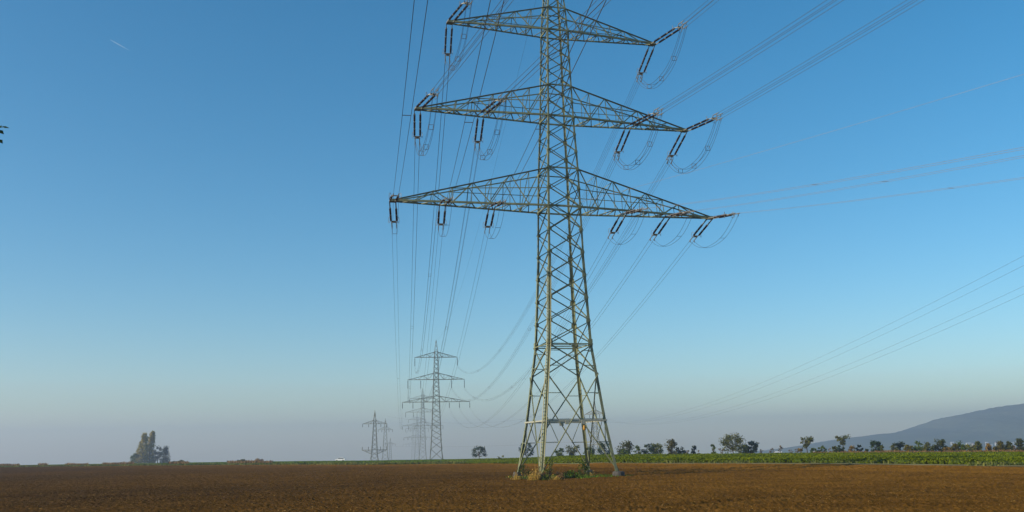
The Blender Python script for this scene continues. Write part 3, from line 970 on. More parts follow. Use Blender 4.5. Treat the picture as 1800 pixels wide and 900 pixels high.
def tree(name, label, cat, group, px, yy, w, h, shape, leaf, trunk=.25, n=700, nclump=26, leaf_size=None, lean=0.0, spread=None, x=None, z=None):
    x_ = px_x(px, yy, 0) if x is None else x
    g = gz(x_, yy) if z is None else z
    t_ = empty(name, (x_, yy, g - .03), label, cat, group)
    z0 = h * trunk
    sp = spread or .092 * (w + (h - z0)) / 2 * 1.1
    P, C = crown_points(shape, w, h, z0, n, nclump, sp)
    P[:, 0] += lean * P[:, 2]
    if trunk > .02:
        mb = MB()
        r0 = max(.035, .028 * h)
        topz = z0 + (h - z0) * .55
        mb.tube([(0, 0, 0), (.02 * w, .01, z0 * .6), (lean * z0, 0, z0), (lean * topz, 0, topz)], [r0 * 1.3, r0, r0 * .85, r0 * .35], 7)
        for c in C[:min(14, nclump)]:
            s_ = Vector((lean * z0, 0, z0 * RNG.uniform(.85, 1.1) + .15 * max(0, c[2] - z0)))
            e_ = Vector(c) + Vector((lean * c[2], 0, 0)); m_ = s_.lerp(e_, .5) + Vector((0, 0, -.04 * h))
            mb.tube([s_, m_, e_], [r0 * .45, r0 * .3, r0 * .12], 5)
        mb.build('trunk', M['bark'], t_)
    ls = leaf_size or .16
    V, Q = leaf_cards(P, ls)
    np_mesh('crown', V, Q, LM[leaf], t_)
    return t_


def row_tree(px0, px1, top_py, yy, shape, leaf, label, trunk=.2, n=500, name='young_tree', cat='tree', group='trees beyond the green field', nclump=22, **kw):
    px = (px0 + px1) / 2
    x_ = px_x(px, yy, 0); g = gz(x_, yy)
    w = (px1 - px0) / F_PX * yy
    h = z_at(px, top_py, yy) - g
    return tree(name, label, cat, group, px, yy, w, h, shape, leaf, trunk, n, nclump, **kw)


# --- left: two poplars and the trees beside them
tree('poplar_tree', 'left and slightly shorter of two tall poplars standing together far on the left', 'tree', 'two poplars', 247, 600, 8.6, z_at(254, 760, 600) - gz(px_x(248, 600), 600),
     'poplar', 'poplar', .03, 4300, 260, .5, lean=.10, spread=.55)
tree('poplar_tree', 'right and taller of two tall poplars standing together far on the left', 'tree', 'two poplars', 261.5, 605, 6.6, z_at(267, 757, 605) - gz(px_x(262, 605), 605),
     'poplar', 'poplar', .03, 4000, 240, .5, lean=.08, spread=.5)
row_tree(229, 246, 797, 598, 'bush', 'mid', 'low green bush at the left foot of the two poplars', .0, 900, 'bush', 'bush', 'bushes on the left skyline', 24, leaf_size=.5)
row_tree(270, 284, 785, 606, 'spread', 'dark', 'loose dark tree between the taller poplar and the dark conifer', .25, 800, 'leafy_tree', 'tree', 'trees on the left skyline', 26, leaf_size=.5)
row_tree(281, 299, 785, 600, 'cone', 'bluish', 'dark blue green conifer right of the two poplars', .06, 1500, 'conifer_tree', 'tree', 'trees on the left skyline', 40, leaf_size=.5, spread=.9)
row_tree(264, 274, 799, 598, 'bush', 'dark', 'low dark shrub tucked under the taller poplar on its right', .0, 500, 'bush', 'bush', 'bushes on the left skyline', 16, leaf_size=.45)
for a_, b_, tp, lf, lab in ((303, 309, 810.5, 'dark', 'tiny dark shrub just right of the dark conifer'), (310, 326, 809.3, 'olive', 'low brownish shrub on the skyline right of the dark conifer'),
                            (415, 441, 807.6, 'olive', 'dark brownish hedge on the left skyline, left half of a pair'), (443, 466, 807.2, 'weed', 'brown hedge on the left skyline, right half of a pair')):
    row_tree(a_, b_, tp, 430, 'bush', lf, lab, .0, 500, 'bush', 'bush', 'bushes on the left skyline', 22, leaf_size=.4)

# --- single trees mid left and behind the pylon's legs
row_tree(828, 856, 785.5, 330, 'spread', 'dark', 'small round topped dark tree alone left of the nearest pylon', .2, 1100, 'orchard_tree', nclump=34, leaf_size=.26, spread=.38)
row_tree(911, 938, 779, 330, 'spread', 'dark', 'dark tree seen through the left legs of the nearest pylon', .2, 1100, 'orchard_tree', nclump=34, leaf_size=.26, spread=.38)
row_tree(872, 890, 801, 215, 'bush', 'lime', 'low yellow green clump on the skyline left of the pylon legs', .0, 160, 'bush', 'bush', None, 9, leaf_size=.2)
row_tree(976, 994, 788, 260, 'round', 'mid', 'grey green tree between the ladder leg and the middle of the pylon', .12, 700, 'leafy_tree', leaf_size=.25)
row_tree(993, 1020, 783.5, 262, 'umbrella', 'olive', 'flat topped olive tree seen through the middle of the pylon', .25, 750, 'leafy_tree', leaf_size=.25)
row_tree(1028, 1046, 786, 255, 'round', 'mid', 'bushy green tree behind the back right leg of the pylon', .08, 700, 'leafy_tree', leaf_size=.25)
row_tree(1052, 1076, 779, 250, 'spread', 'dark', 'dark tree partly hidden by the right front leg of the pylon', .08, 900, 'leafy_tree', leaf_size=.25)

# --- tree row on the right
B = [
 (1086, 1112, 776, 235, 'spread', 'wine', 'dusky brown topped tree, first one clear of the pylon on the right', .1, 900, 'leafy_tree'),
 (1090, 1110, 787, 232, 'bush', 'mid', 'green bush in front of the dusky brown topped tree', .0, 450, 'bush'),
 (1113, 1130, 783, 240, 'round', 'mid', 'small grey green tree next to the dusky brown topped tree', .1, 500, 'leafy_tree'),
 (1130, 1152, 781, 236, 'spread', 'dark', 'dark spreading tree left of the yellow green topped one', .06, 800, 'leafy_tree'),
 (1142, 1166, 778, 240, 'round', 'lime', 'yellow green topped tree in the right hand row', .06, 900, 'leafy_tree'),
 (1171, 1192, 773.5, 236, 'oval', 'rust', 'rounded rust brown tree, tallest between the pylon and the wide grey tree', .08, 1000, 'leafy_tree'),
 (1189, 1205, 785, 238, 'spread', 'dark', 'dark low tree against the right side of the rust brown tree', .08, 500, 'leafy_tree'),
 (1204, 1214, 790, 250, 'round', 'pale', 'tiny pale yellowish sapling right of the dark low tree', .3, 120, 'sapling'),
 (1215, 1226, 781, 240, 'cone', 'bluish', 'thin pointed grey green tree with dark foot', .1, 300, 'leafy_tree'),
 (1226, 1231, 791, 255, 'oval', 'pale', 'tiny faint sapling beside the thin pointed tree', .3, 60, 'sapling'),
 (1249, 1259, 780.5, 238, 'oval', 'mid', 'leaf shaped green sapling left of the wide grey tree', .2, 330, 'sapling'),
 (1263, 1274, 786.5, 330, 'round', 'pale', 'pale faint tree just left of the wide grey tree', .25, 140, 'sapling'),
 (1270, 1307, 763.5, 238, 'spread', 'olive', 'wide spreading grey olive tree, largest in the right hand row', .22, 1700, 'spreading_tree'),
 (1296, 1318, 781, 242, 'round', 'lime', 'yellowish green bush under the right side of the wide tree', .08, 700, 'bush'),
 (1306, 1320, 780, 250, 'round', 'dark', 'grey green bush between the wide tree and the dark oval one', .1, 450, 'bush'),
 (1317, 1332, 774.5, 238, 'vase', 'bluish', 'dark blue green oval tree on a short trunk right of the wide tree', .18, 900, 'leafy_tree'),
 (1335, 1342, 787, 300, 'cone', 'pale', 'pale reddish sapling, first one right of the dark oval tree', .25, 90, 'sapling'),
 (1352, 1361, 787, 330, 'round', 'pale', 'faint pale sapling left of the long white shed', .25, 110, 'sapling'),
 (1368, 1376, 783, 320, 'oval', 'pale', 'taller pale sapling standing over the long white shed', .3, 130, 'sapling'),
 (1384, 1394, 790, 340, 'round', 'pale', 'low faint sapling right of the long white shed', .25, 70, 'sapling'),
 (1397, 1407, 787, 330, 'round', 'pale', 'faint grey sapling left of the yellow bush and umbrella tree', .25, 100, 'sapling'),
 (1405, 1413, 786, 225, 'oval', 'gold', 'small golden bush at the left foot of the umbrella tree', .05, 260, 'bush'),
 (1407, 1431, 769, 224, 'umbrella', 'olive', 'umbrella shaped tree on a bare trunk, first of two such', .42, 620, 'umbrella_tree'),
 (1426, 1436, 786, 220, 'round', 'mid', 'round green sapling in front of the short white shed', .1, 260, 'sapling'),
 (1435, 1444, 784.5, 220, 'cone', 'mid', 'narrow green sapling right of the short white shed', .1, 260, 'sapling'),
 (1443, 1454, 782.5, 222, 'oval', 'mid', 'oval dark green sapling, left of the second umbrella tree', .1, 330, 'sapling'),
 (1457, 1463, 787, 260, 'round', 'pale', 'tiny grey sapling between two green ones left of the second umbrella tree', .2, 80, 'sapling'),
 (1463, 1474, 781, 218, 'cone', 'olive', 'pointed olive sapling touching the second umbrella tree', .08, 330, 'sapling'),
 (1471, 1495, 765, 228, 'umbrella', 'olive', 'tall umbrella shaped tree on a thin trunk, second of two such', .55, 520, 'umbrella_tree'),
 (1473, 1486, 782, 220, 'round', 'dark', 'dark round bush under the second umbrella tree', .12, 360, 'bush'),
 (1492, 1504, 783.5, 216, 'oval', 'gold', 'golden green pointed sapling right of the second umbrella tree', .06, 330, 'sapling'),
 (1506, 1518, 781.5, 218, 'oval', 'bluish', 'dark grey green oval sapling between golden ones', .12, 340, 'sapling'),
 (1519, 1529, 789, 216, 'bush', 'wine', 'low reddish brown bush left of the leafy dark green tree', .0, 220, 'bush'),
 (1532, 1551, 774.5, 216, 'spread', 'dark', 'leafy dark green tree with broad top at middle of the right hand row', .18, 750, 'leafy_tree'),
 (1546, 1556, 783, 212, 'oval', 'olive', 'olive sapling leaning on the leafy dark green tree', .06, 260, 'sapling'),
 (1566, 1579, 779, 212, 'oval', 'olive', 'olive oval bush left of the windswept dark tree', .05, 380, 'bush'),
 (1572, 1592, 776, 216, 'umbrella', 'bluish', 'windswept dark tree with flat crown on a thin stem', .45, 420, 'umbrella_tree'),
 (1590, 1606, 782, 210, 'round', 'rust', 'rounded rusty bush right of the windswept dark tree', .04, 480, 'bush'),
 (1607, 1626, 775, 210, 'round', 'mid', 'round topped green and brown tree left of the dense hedge row', .15, 750, 'leafy_tree'),
 (1624, 1643, 777, 208, 'round', 'olive', 'olive bush at the left start of the dense hedge row', .04, 600, 'bush'),
 (1638, 1662, 774, 210, 'spread', 'wine', 'brown leaved tree in the dense hedge row, left of the pointed one', .06, 800, 'leafy_tree'),
 (1655, 1666, 771.5, 212, 'cone', 'dark', 'dark pointed tree rising above the dense hedge row', .1, 360, 'conifer_tree'),
 (1658, 1674, 783, 206, 'oval', 'gold', 'golden bush in front of the dark pointed tree', .04, 420, 'bush'),
 (1672, 1688, 780, 206, 'round', 'rust', 'rusty bush in mid hedge row, left of a darker round tree', .04, 500, 'bush'),
 (1682, 1699, 775.5, 206, 'round', 'mid', 'darker round tree in mid hedge row', .06, 650, 'leafy_tree'),
 (1696, 1710, 781, 205, 'oval', 'lime', 'yellow green bush right of the darker round tree', .04, 420, 'bush'),
 (1705, 1718, 782, 207, 'round', 'rust', 'brownish bush left of the broad olive pyramid', .04, 380, 'bush'),
 (1710, 1731, 775.5, 204, 'cone', 'olive', 'broad olive pyramid shaped tree in the dense hedge row', .05, 850, 'leafy_tree'),
 (1732, 1746, 780, 203, 'cone', 'gold', 'golden orange cone shaped bush right of the olive pyramid', .04, 480, 'bush'),
 (1746, 1756, 783, 206, 'round', 'rust', 'small rusty bush between two orange cones', .04, 260, 'bush'),
 (1750, 1771, 776, 203, 'cone', 'rust', 'orange brown cone shaped tree, wider of the orange cones', .05, 800, 'leafy_tree'),
 (1767, 1783, 775, 203, 'cone', 'olive', 'dark spired olive tree left of the wine red one', .05, 550, 'conifer_tree'),
 (1778, 1788, 783, 206, 'round', 'pale', 'pale twiggy bush between the spired olive tree and wine red tree', .1, 200, 'bush'),
 (1786, 1803, 770.5, 203, 'cone', 'wine', 'wine red pointed tree at the right edge', .06, 800, 'leafy_tree'),
]
for (a_, b_, tp, yy, sh, lf, lab, trk_, n_, nm) in B:
    c_ = {'bush': 'bush', 'sapling': 'sapling'}.get(nm, 'tree')
    row_tree(a_, b_, tp, yy * .92, sh, lf, lab, trk_, int(n_ * 1.15), nm, c_, {'bush': 'bushes beyond the green field', 'sapling': 'saplings beyond the green field'}.get(c_, 'trees beyond the green field'),
             nclump=max(8, int(n_ / 26)), leaf_size=.21)

# --- tree outside the left edge whose outermost leaves reach into view
t_ = empty('overhanging_tree', (-9.6, 13.2, 0), 'tree just outside the left edge, only a few dark leaf tips reaching in', 'tree')
mb = MB()
mb.tube([(0, 0, -.1), (.05, 0, 1.6), (0, .1, 3.2), (-.1, .1, 5.5), (-.2, .1, 7.4)], [.2, .15, .12, .08, .03], 9)
limbs = []
for k in range(9):
    a_ = RNG.uniform(0, 6.28); ln = RNG.uniform(.8, 1.15); z_ = RNG.uniform(2.6, 6)
    e_ = Vector((math.cos(a_) * ln - .3, math.sin(a_) * ln, z_ + RNG.uniform(.5, 1.1))); limbs.append(e_)
    mb.tube([(0, .1, z_), Vector((0, .1, z_)).lerp(e_, .5) + Vector((0, 0, .1)), e_], [.05, .035, .012], 6)
tips = []
for (px, py) in ((9, 206), (1, 205), (2, 215), (1, 233)):
    yy = 13.6
    z_ = z_at(px, py, yy); x_ = px_x(px, yy, z_)
    tips.append((Vector((x_ + 9.6, yy - 13.2, z_)), px, py))
for tp, px, py in tips:
    mb.tube([(0, .1, 4.4), (.9, .25, tp.z - .2), tp - Vector((.25, 0, .03)), tp - Vector((.02, 0, 0))], [.03, .018, .008, .003], 5)
mb.build('trunk', M['bark'], t_)
P = []
for e_ in limbs + [Vector((-.1, .1, 7.2)), Vector((-.2, .2, 6.3))]:
    P.append(np.array(e_) + RNG.normal(size=(150, 3)) * np.array([.38, .38, .32]))
P = np.concatenate(P)
# leaves may not pass the left edge of what the photograph shows
lim = np.array([px_x(-14, 13.2 + p[1], p[2]) + 9.6 for p in P])
P[:, 0] = np.minimum(P[:, 0], lim - .04 - RNG.uniform(0, .5, len(P)))
V, Q = leaf_cards(P, .10)
for (tp, px, py), (dx, dz, ln, wd) in zip(tips, ((.055, -.012, .065, .017), (.02, .02, .03, .02), (.02, -.02, .055, .03), (.025, -.03, .05, .03))):
    a_ = np.array((dx, 0.01, dz)); a_ /= np.linalg.norm(a_)
    b_ = np.array((-a_[2], .25, a_[0])); b_ /= np.linalg.norm(b_)
    c_ = np.array(tp)
    L4 = np.array([c_ - a_ * ln * .7, c_ + b_ * wd, c_ + a_ * ln, c_ - b_ * wd])
    Q = np.concatenate([Q, np.arange(4)[None] + len(V)]); V = np.concatenate([V, L4])
np_mesh('crown', V, Q, LM['dark'], t_)

# ------------------------------------------------------------------ plants at the pylon's feet
def tuft(name, label, cat, group, x, y, w, h, leaf, n, blade=.018, parent_shape='tuft'):
    """upright blades fanning out of one root"""
    t_ = empty(name, (x, y, .02), label, cat, group)
    rt = np.clip(RNG.normal(size=(n, 2)), -2, 2) * w * .17
    rr_ = np.hypot(rt[:, 0], rt[:, 1]) / (w * .3)
    tip = rt * 1.9 + RNG.normal(size=(n, 2)) * h * .16
    hh = h * RNG.uniform(.35, 1.0, n) * np.clip(1.1 - .55 * rr_, .3, 1)
    a = RNG.uniform(0, math.pi, n); s = blade * RNG.uniform(.5, 1.2, n)
    ex = np.stack([np.cos(a) * s, np.sin(a) * s], -1)
    z0 = np.zeros(n)
    V = np.stack([np.c_[rt - ex, z0 - .05], np.c_[rt + ex, z0 - .05], np.c_[tip + ex * .12, hh], np.c_[tip - ex * .12, hh]], 1).reshape(-1, 3)
    P = np.c_[tip + RNG.normal(size=(n, 2)) * .04, hh]
    V2, Q2 = leaf_cards(P[RNG.integers(0, n, n // 2)], blade * 4)
    np_mesh('blades', np.concatenate([V, V2]), np.concatenate([np.arange(n * 4).reshape(-1, 4), Q2 + n * 4]), LM[leaf], t_)
    return t_


foot = {}
for nm, (a, b) in dict(near=(-1, -1), left=(-1, 1), right=(1, -1), back=(1, 1)).items(): foot[nm] = tower_pt(a * 3.24, b * 3.24, 0)
SX = lambda px, yy: px_x(px, yy, 0)
tuft('dry_grass_tuft', 'tan dry grass tuft at the outer side of the far left footing', 'grass tuft', 'dry grass tufts under the pylon', SX(908, 77.5), 77.5, .75, .75, 'straw', 110)
tuft('dry_grass_tuft', 'tallest tan dry grass tuft just left of the ladder leg', 'grass tuft', 'dry grass tufts under the pylon', SX(943, 75.2), 75.2, .7, 1.25, 'straw', 190)
tuft('dry_grass_tuft', 'tan dry grass tuft between two legs, left of the tallest tuft', 'grass tuft', 'dry grass tufts under the pylon', SX(934, 75.6), 75.6, .7, .85, 'straw', 120)
tuft('dry_grass_tuft', 'small tan dry grass tuft right of the back leg', 'grass tuft', 'dry grass tufts under the pylon', SX(1041, 78.5), 78.5, .4, .7, 'straw', 60)
tuft('dry_grass_tuft', 'low scruffy tan tuft right of the ladder leg', 'grass tuft', 'dry grass tufts under the pylon', SX(975, 74.8), 74.8, 1.0, .45, 'straw', 90)


def shrub(label, px, yy, w, h, leaf, n, shape='bush'):
    return tree('shrub', label, 'shrub', 'shrubs under the pylon', px, yy, w, h, shape, leaf, .03, n, 22, leaf_size=.09, spread=.13)


shrub('olive brown bramble between the two left legs', 922, 79, 1.2, 1.3, 'olive', 420)
shrub('tall green shrub growing right of the ladder leg', 966, 75.8, .6, 1.7, 'lime', 330, 'vase')
shrub('brown and green low scrub in the middle under the pylon', 984, 76, .9, .6, 'weed', 260)
shrub('low green shrub left of the back right leg', 1003, 76.5, 1.3, .6, 'grass', 520)
shrub('dark green shrub around the back right leg', 1027, 79.5, 1.1, 1.15, 'mid', 480)
shrub('low dark clump of weeds beside the ladder leg foot', 957, 75.2, .5, .4, 'mid', 160)

# grass mound round the feet (uncountable blades)
n = 9000
u = RNG.uniform(0, 1, n); vv = RNG.normal(size=n)
gx = np.where(u < .75, RNG.uniform(-3.6, 3.9, n), RNG.uniform(-4.2, 4.6, n)); gy = RNG.uniform(-4.1, 3.6, n)
dens = vnoise(gx * .9, gy * .9, 77) + .35 - .12 * np.maximum(0, np.hypot(gx, gy) - 3.6)
dens += np.where((np.abs(gy + 3.3) < .6) & (gx > 0), .7, 0)
k = dens > 0.05
gx, gy = gx[k], gy[k]; n = len(gx)
c, s = math.cos(PSI), math.sin(PSI)
wx, wy = TX + gx * c - gy * s, TY + gx * s + gy * c
hh = RNG.uniform(.08, .3, n); a = RNG.uniform(0, math.pi, n)
ex = np.stack([np.cos(a), np.sin(a)], -1) * .035
rt = np.stack([wx, wy], -1); tip = rt + RNG.normal(size=(n, 2)) * .07
V = np.stack([np.c_[rt - ex, np.zeros(n)], np.c_[rt + ex, np.zeros(n)], np.c_[tip + ex * .4, hh], np.c_[tip - ex * .4, hh]], 1).reshape(-1, 3)
o = np_mesh('grass', V, np.arange(n * 4).reshape(-1, 4), LM['grass'])
tag(o, kind='stuff')

# ------------------------------------------------------------------ crop, verge and dry grass bands (uncountable)
def scatter_blades(name, az0, az1, off0, off1, n, hmin, hmax, wid, leaf, power=1.6, zoff=0.0, cards=False, mask=None):
    a = RNG.uniform(az0, az1, n); off = off0 + (off1 - off0) * RNG.uniform(0, 1, n) ** power
    r = edge_r(a) + off
    x, y = r * np.sin(a), r * np.cos(a)
    if mask is not None:
        k = mask(a, off, x, y); x, y, off = x[k], y[k], off[k]
    n = len(x); z = ground_z(x, y) + zoff
    h = RNG.uniform(hmin, hmax, n) * (0.8 + .35 * vnoise(x * .35, y * .35, 55))
    th = RNG.uniform(0, math.pi, n); ex = np.stack([np.cos(th), np.sin(th)], -1) * wid * RNG.uniform(.6, 1.4, n)[:, None]
    rt = np.stack([x, y], -1); tip = rt + RNG.normal(size=(n, 2)) * .25 * h[:, None]
    if cards:
        C = np.c_[rt, z + h * RNG.uniform(.55, 1.0, n)]
        V, Q = leaf_cards(C, wid, .6)
    else:
        V = np.stack([np.c_[rt - ex, z], np.c_[rt + ex, z], np.c_[tip + ex * .45, z + h], np.c_[tip - ex * .45, z + h]], 1).reshape(-1, 3)
        Q = np.arange(n * 4).reshape(-1, 4)
    o = np_mesh(name, V, Q, LM[leaf]); tag(o, kind='stuff')
    return o


# knee high leafy crop to the right of the track: a bumpy canopy sheet with leaves all over it
azc = np.linspace(R(-4.5), R(48), 900)
off = np.concatenate([[2.9, 3.0, 3.3], np.linspace(3.8, 74, 150)])
T = edge_r(azc)[None, :] + off[:, None] + (0.6 * vnoise(np.degrees(azc) * 3, azc * 0, 91) + .5 * vnoise(np.degrees(azc) * 11, azc * 0, 92))[None, :]
X = T * np.sin(azc); Y = T * np.cos(azc)
ramp = np.array([0, .3, .8] + [1] * 150)[:, None]
side = np.clip((azc - R(-4.5)) / R(7), 0.12, 1)[None, :]
hgt = (.36 + .07 * fbm(X * .5, Y * .5, 93, 3) + .05 * vnoise(X * 2.5, Y * 2.5, 95)) * ramp * side
gaps = np.clip((vnoise(X * .33, Y * .33, 97) - .45) * 4, 0, 1) * (off[:, None] < 18)
hgt *= (1 - .7 * gaps)
Zc = ground_z(X, Y) + np.maximum(.02, hgt)
canopy = np_mesh('crop_canopy', np.stack([X, Y, Zc], -1), grid_quads(len(off), len(azc))[:, ::-1], M['dirt'])
tag(canopy, kind='stuff')
n = 190000
a = RNG.uniform(R(-4.5), R(40), n); o_ = 2.6 + 70 * RNG.uniform(0, 1, n) ** 2.0 + .6 * vnoise(np.degrees(a) * 3, a * 0, 91) + .5 * vnoise(np.degrees(a) * 11, a * 0, 92)
r = edge_r(a) + o_; x, y = r * np.sin(a), r * np.cos(a)
sd2 = np.clip((a - R(-4.5)) / R(7), .15, 1)
h = (.36 + .07 * fbm(x * .5, y * .5, 93, 3)) * sd2
gap = np.clip((vnoise(x * .33, y * .33, 97) - .45) * 4, 0, 1) * (o_ < 18)
h *= 1 - .7 * gap
front = np.clip((o_ - 2.6) / .8, 0.1, 1)
zc = ground_z(x, y) + h * np.where(front < 1, RNG.uniform(.1, 1, n) * front ** .5, RNG.uniform(.85, 1.2, n)) + .03
V, Q = leaf_cards(np.c_[x, y, zc], .14, .9)
o = np_mesh('crop_leaves', V, Q, LM['crop']); tag(o, kind='stuff')

# dry orange grass behind the crop on the right, verge on the left
scatter_blades('dry_grass', R(17), R(40), 73, 84, 14000, .4, .8, .07, 'weed', 1.0)
scatter_blades('dry_grass', R(3), R(17), 74, 80, 3500, .2, .5, .07, 'weed', 1.0)
scatter_blades('verge_grass', R(1), R(40), -.6, 3.4, 9000, .08, .4, .09, 'verge', 1.0, mask=lambda a, o_, x, y: vnoise(x * .22, y * .22, 73) + np.where(o_ > 2.2, .5, -.25) > .15)
scatter_blades('verge_grass', R(-34), R(-3), 0, 9, 26000, .1, .45, .12, 'verge', 1.3)
scatter_blades('dry_weeds', R(-34), R(-14), 20, 36, 9000, .3, .85, .12, 'weed', 1.0, mask=lambda a, o_, x, y: vnoise(np.degrees(a) * 1.2, a * 0, 71) > -.25)
scatter_blades('field_grass', R(-20), R(2), 8, 60, 30000, .08, .25, .14, 'grass', 1.2)

# ------------------------------------------------------------------ far small things
def shed(px, yy, py_top, wpx, hgt, label, wallc, roofc, rz_=0.0, name='shed', group='white buildings far away', ground=None):
    x_ = px_x(px, yy, -5); top = z_at(px, py_top, yy); g = gz(x_, yy) if ground is None else ground
    w = wpx / F_PX * yy; h = max(2.0, top - g); d = w * .55
    t_ = empty(name, (x_, yy, g), label, 'building', group, rz_)
    rh = min(h * .35, w * .14)
    mb = MB(); mb.box((0, 0, (h - rh) / 2), (w, d, h - rh))
    mb.add([(-w / 2, -d / 2, h - rh + .01), (-w / 2, d / 2, h - rh + .01), (-w / 2, 0, h - .05)], [(0, 1, 2)])
    mb.add([(w / 2, -d / 2, h - rh + .01), (w / 2, d / 2, h - rh + .01), (w / 2, 0, h - .05)], [(0, 2, 1)])
    mb.build('wall', wallc, t_)
    mb = MB()
    for s_ in (-1, 1):
        mb.add([(-w / 2 - .4, s_ * (d / 2 + .5), h - rh - .1), (w / 2 + .4, s_ * (d / 2 + .5), h - rh - .1), (w / 2 + .4, 0, h), (-w / 2 - .4, 0, h),
                (-w / 2 - .4, s_ * (d / 2 + .5), h - rh + .15), (w / 2 + .4, s_ * (d / 2 + .5), h - rh + .15), (w / 2 + .4, 0, h + .25), (-w / 2 - .4, 0, h + .25)],
               [(0, 1, 2, 3), (4, 7, 6, 5), (0, 4, 5, 1), (1, 5, 6, 2), (2, 6, 7, 3), (3, 7, 4, 0)])
    mb.build('roof', roofc, t_)
    for k in range(3):
        mb = MB(); mb.box((-w * .3 + k * w * .3, -d / 2 - .02, (h - rh) * .5), (w * .14, .08, (h - rh) * .35)); mb.build('window', M['glass'], t_)
    return t_


M['white'] = mat('white_render', (0.5, 0.5, 0.48), .8)
M['roofw'] = mat('pale_sheet_roof', (0.5, 0.5, 0.5), .6)
M['roofr'] = mat('brick_red_tiles', (0.30, 0.13, 0.08), .8)
M['glass'] = mat('dark_window_glass', (0.03, 0.035, 0.04), .15, spec=.5)
shed(1367.5, 700, 793.2, 11, 4, 'long low white shed beyond the saplings, first from the wide tree', M['white'], M['roofw'])
shed(1431.5, 690, 792.5, 11, 4, 'short white shed beyond the row, behind small green saplings near the umbrella tree', M['white'], M['roofw'])
for (px, py, w_, rf, lab) in ((1674, 776.5, 6, 'roofw', 'tiny white house at the foot of the hill, leftmost above the hedge row'),
                              (1702, 778, 9, 'roofw', 'small white hall at the foot of the hill over the yellow green bush'),
                              (1711, 779, 6, 'roofr', 'small white house with red roof left of the olive pyramid tree'),
                              (1735, 777, 6, 'roofw', 'white house showing above the golden orange cone bush'),
                              (1741, 781, 7, 'roofw', 'white gabled house just right of the golden orange cone bush'),
                              (1752, 777.5, 7, 'roofr', 'white house with red roof above the small rusty bush'),
                              (1778, 777, 10, 'roofw', 'wide white hall between the spired olive tree and the wine red tree'),
                              (1788, 776, 7, 'roofw', 'white house directly left of the wine red tree top'),
                              (1781, 783, 8, 'roofw', 'lower white house nestled left of the wine red tree')):
    # stand the house where the hill's foot reaches its height
    yy_h = 1850.0
    while yy_h < 2600:
        zz_ = z_at(px, py + 5, yy_h); xx_ = px_x(px, yy_h, zz_)
        i_ = int(np.argmin(np.abs(hx - xx_))); j_ = int(np.argmin(np.abs(hy - yy_h)))
        if HZ[j_, i_] >= zz_: break
        yy_h += 10
    shed(px, yy_h, py, w_ * .8, 8, lab, M['white'], M[rf], .1, 'house', 'white houses at the foot of the hill', ground=zz_ - 2)

# white car on the far lane
M['carw'] = mat('white_car_paint', (0.80, 0.80, 0.78), .25, spec=.5)
M['cardark'] = mat('dark_car_glass', (0.03, 0.05, 0.07), .1, spec=.6)
M['tyre'] = mat('black_rubber', (0.02, 0.02, 0.02), .9)
cx_, cy_ = px_x(598, 445, -1), 445.0
cz = gz(cx_, cy_) + .12
t_ = empty('car', (cx_, cy_, cz), 'white estate car driving left along the skyline in front of nothing but haze', 'car')
lane = MB(); lane.box((0, 0, -.35), (0.1, 0.1, .1))
prof_c = [(-2.25, .35), (-2.25, .75), (-2.0, .92), (-1.25, 1.0), (-.55, 1.5), (-.2, 1.58), (1.55, 1.6), (2.05, 1.3), (2.2, 1.0), (2.25, .35)]
mb = MB()
n = len(prof_c)
mb.add([(x, y, z) for y in (-.88, .88) for x, z in prof_c], [tuple(range(n)), tuple(range(2 * n - 1, n - 1, -1))] + [(i, n + i, n + (i + 1) % n, (i + 1) % n) for i in range(n)])
mb.build('body', M['carw'], t_)
for s_ in (-1, 1):
    mb = MB()
    for pts in ([(-.98, 1.02), (-.5, 1.44), (.45, 1.46), (.45, 1.04)], [(.55, 1.04), (.55, 1.46), (1.5, 1.46), (1.9, 1.08)]):
        m_ = len(pts)
        mb.add([(x, s_ * (.885 + o_), z) for o_ in (0, .012) for x, z in pts],
               [tuple(range(m_)), tuple(range(2 * m_ - 1, m_ - 1, -1))] + [(i, m_ + i, m_ + (i + 1) % m_, (i + 1) % m_) for i in range(m_)])
    mb.build('side_window', M['cardark'], t_)
mb = MB(); mb.add([(-1.24, -.78, 1.03), (-1.24, .78, 1.03), (-.6, .72, 1.49), (-.6, -.72, 1.49)], [(0, 1, 2, 3)]); mb.build('windscreen', M['cardark'], t_)
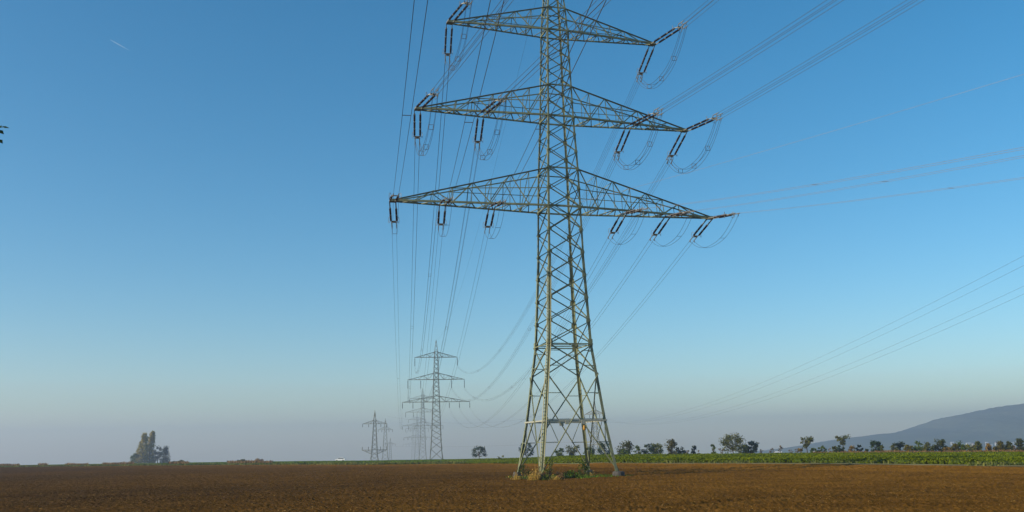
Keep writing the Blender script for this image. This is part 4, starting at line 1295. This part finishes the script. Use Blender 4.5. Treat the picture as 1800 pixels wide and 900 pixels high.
mb = MB(); mb.add([(1.6, -.72, 1.6), (1.6, .72, 1.6), (2.09, .76, 1.3), (2.09, -.76, 1.3)], [(0, 1, 2, 3)]); mb.build('rear_window', M['cardark'], t_)
for x in (-1.4, 1.4):
    for s_ in (-1, 1):
        mb = MB(); mb.tube([(x, s_ * .72, .32), (x, s_ * .9, .32)], .32, 14); mb.build('wheel', M['tyre'], t_)
# the farm lane it drives on, a low bank above the falling field
lp = [(px_x(p, 445, -1), 445.0) for p in np.linspace(380, 690, 30)]
mb = MB()
V = []
for x_, y_ in lp:
    g = gz(x_, y_)
    for dy, zz in ((-6, g - .2), (-2.6, g + .11), (2.6, g + .11), (6, g - .2)): V.append((x_, y_ + dy, zz))
Qd = [(i * 4 + j, (i + 1) * 4 + j, (i + 1) * 4 + j + 1, i * 4 + j + 1) for i in range(len(lp) - 1) for j in range(3)]
o = np_mesh('farm_lane', np.array(V), np.array(Qd), M['field']); tag(o, kind='structure')

# short contrail high in the sky
cm = bpy.data.materials.new('contrail_ice'); cm.use_nodes = True
nt = cm.node_tree; nt.nodes.remove(nt.nodes['Principled BSDF'])
vol = nt.nodes.new('ShaderNodeVolumePrincipled'); vol.inputs['Color'].default_value = (1, 1, 1, 1); vol.inputs['Density'].default_value = 0.018
nt.links.new(vol.outputs[0], nt.nodes['Material Output'].inputs['Volume'])
D_ = 9000.0
A_ = Vector((px_x(194, D_, 3500), D_, z_at(194, 70, D_))); B_ = Vector((px_x(228, D_, 3500), D_, z_at(228, 89, D_)))


def unproject(px, py, depth):
    x = (px - 900) / F_PX; y = (450 - py) / F_PX
    v = cam.matrix_world.to_3x3() @ Vector((x, y, -1))
    return cam.location.copy() + cam.matrix_world.to_translation() * 0 + v * depth


A_ = unproject(194, 70, D_); B_ = unproject(228, 89, D_)
mb = MB(); mb.tube([A_ - A_, (B_ - A_) * .3, (B_ - A_) * .65, B_ - A_], [4, 7, 6, 2], 8)
o = mb.build('contrail', cm, None, True); o.location = A_
tag(o, 'short white condensation trail high in the upper left sky', 'contrail')
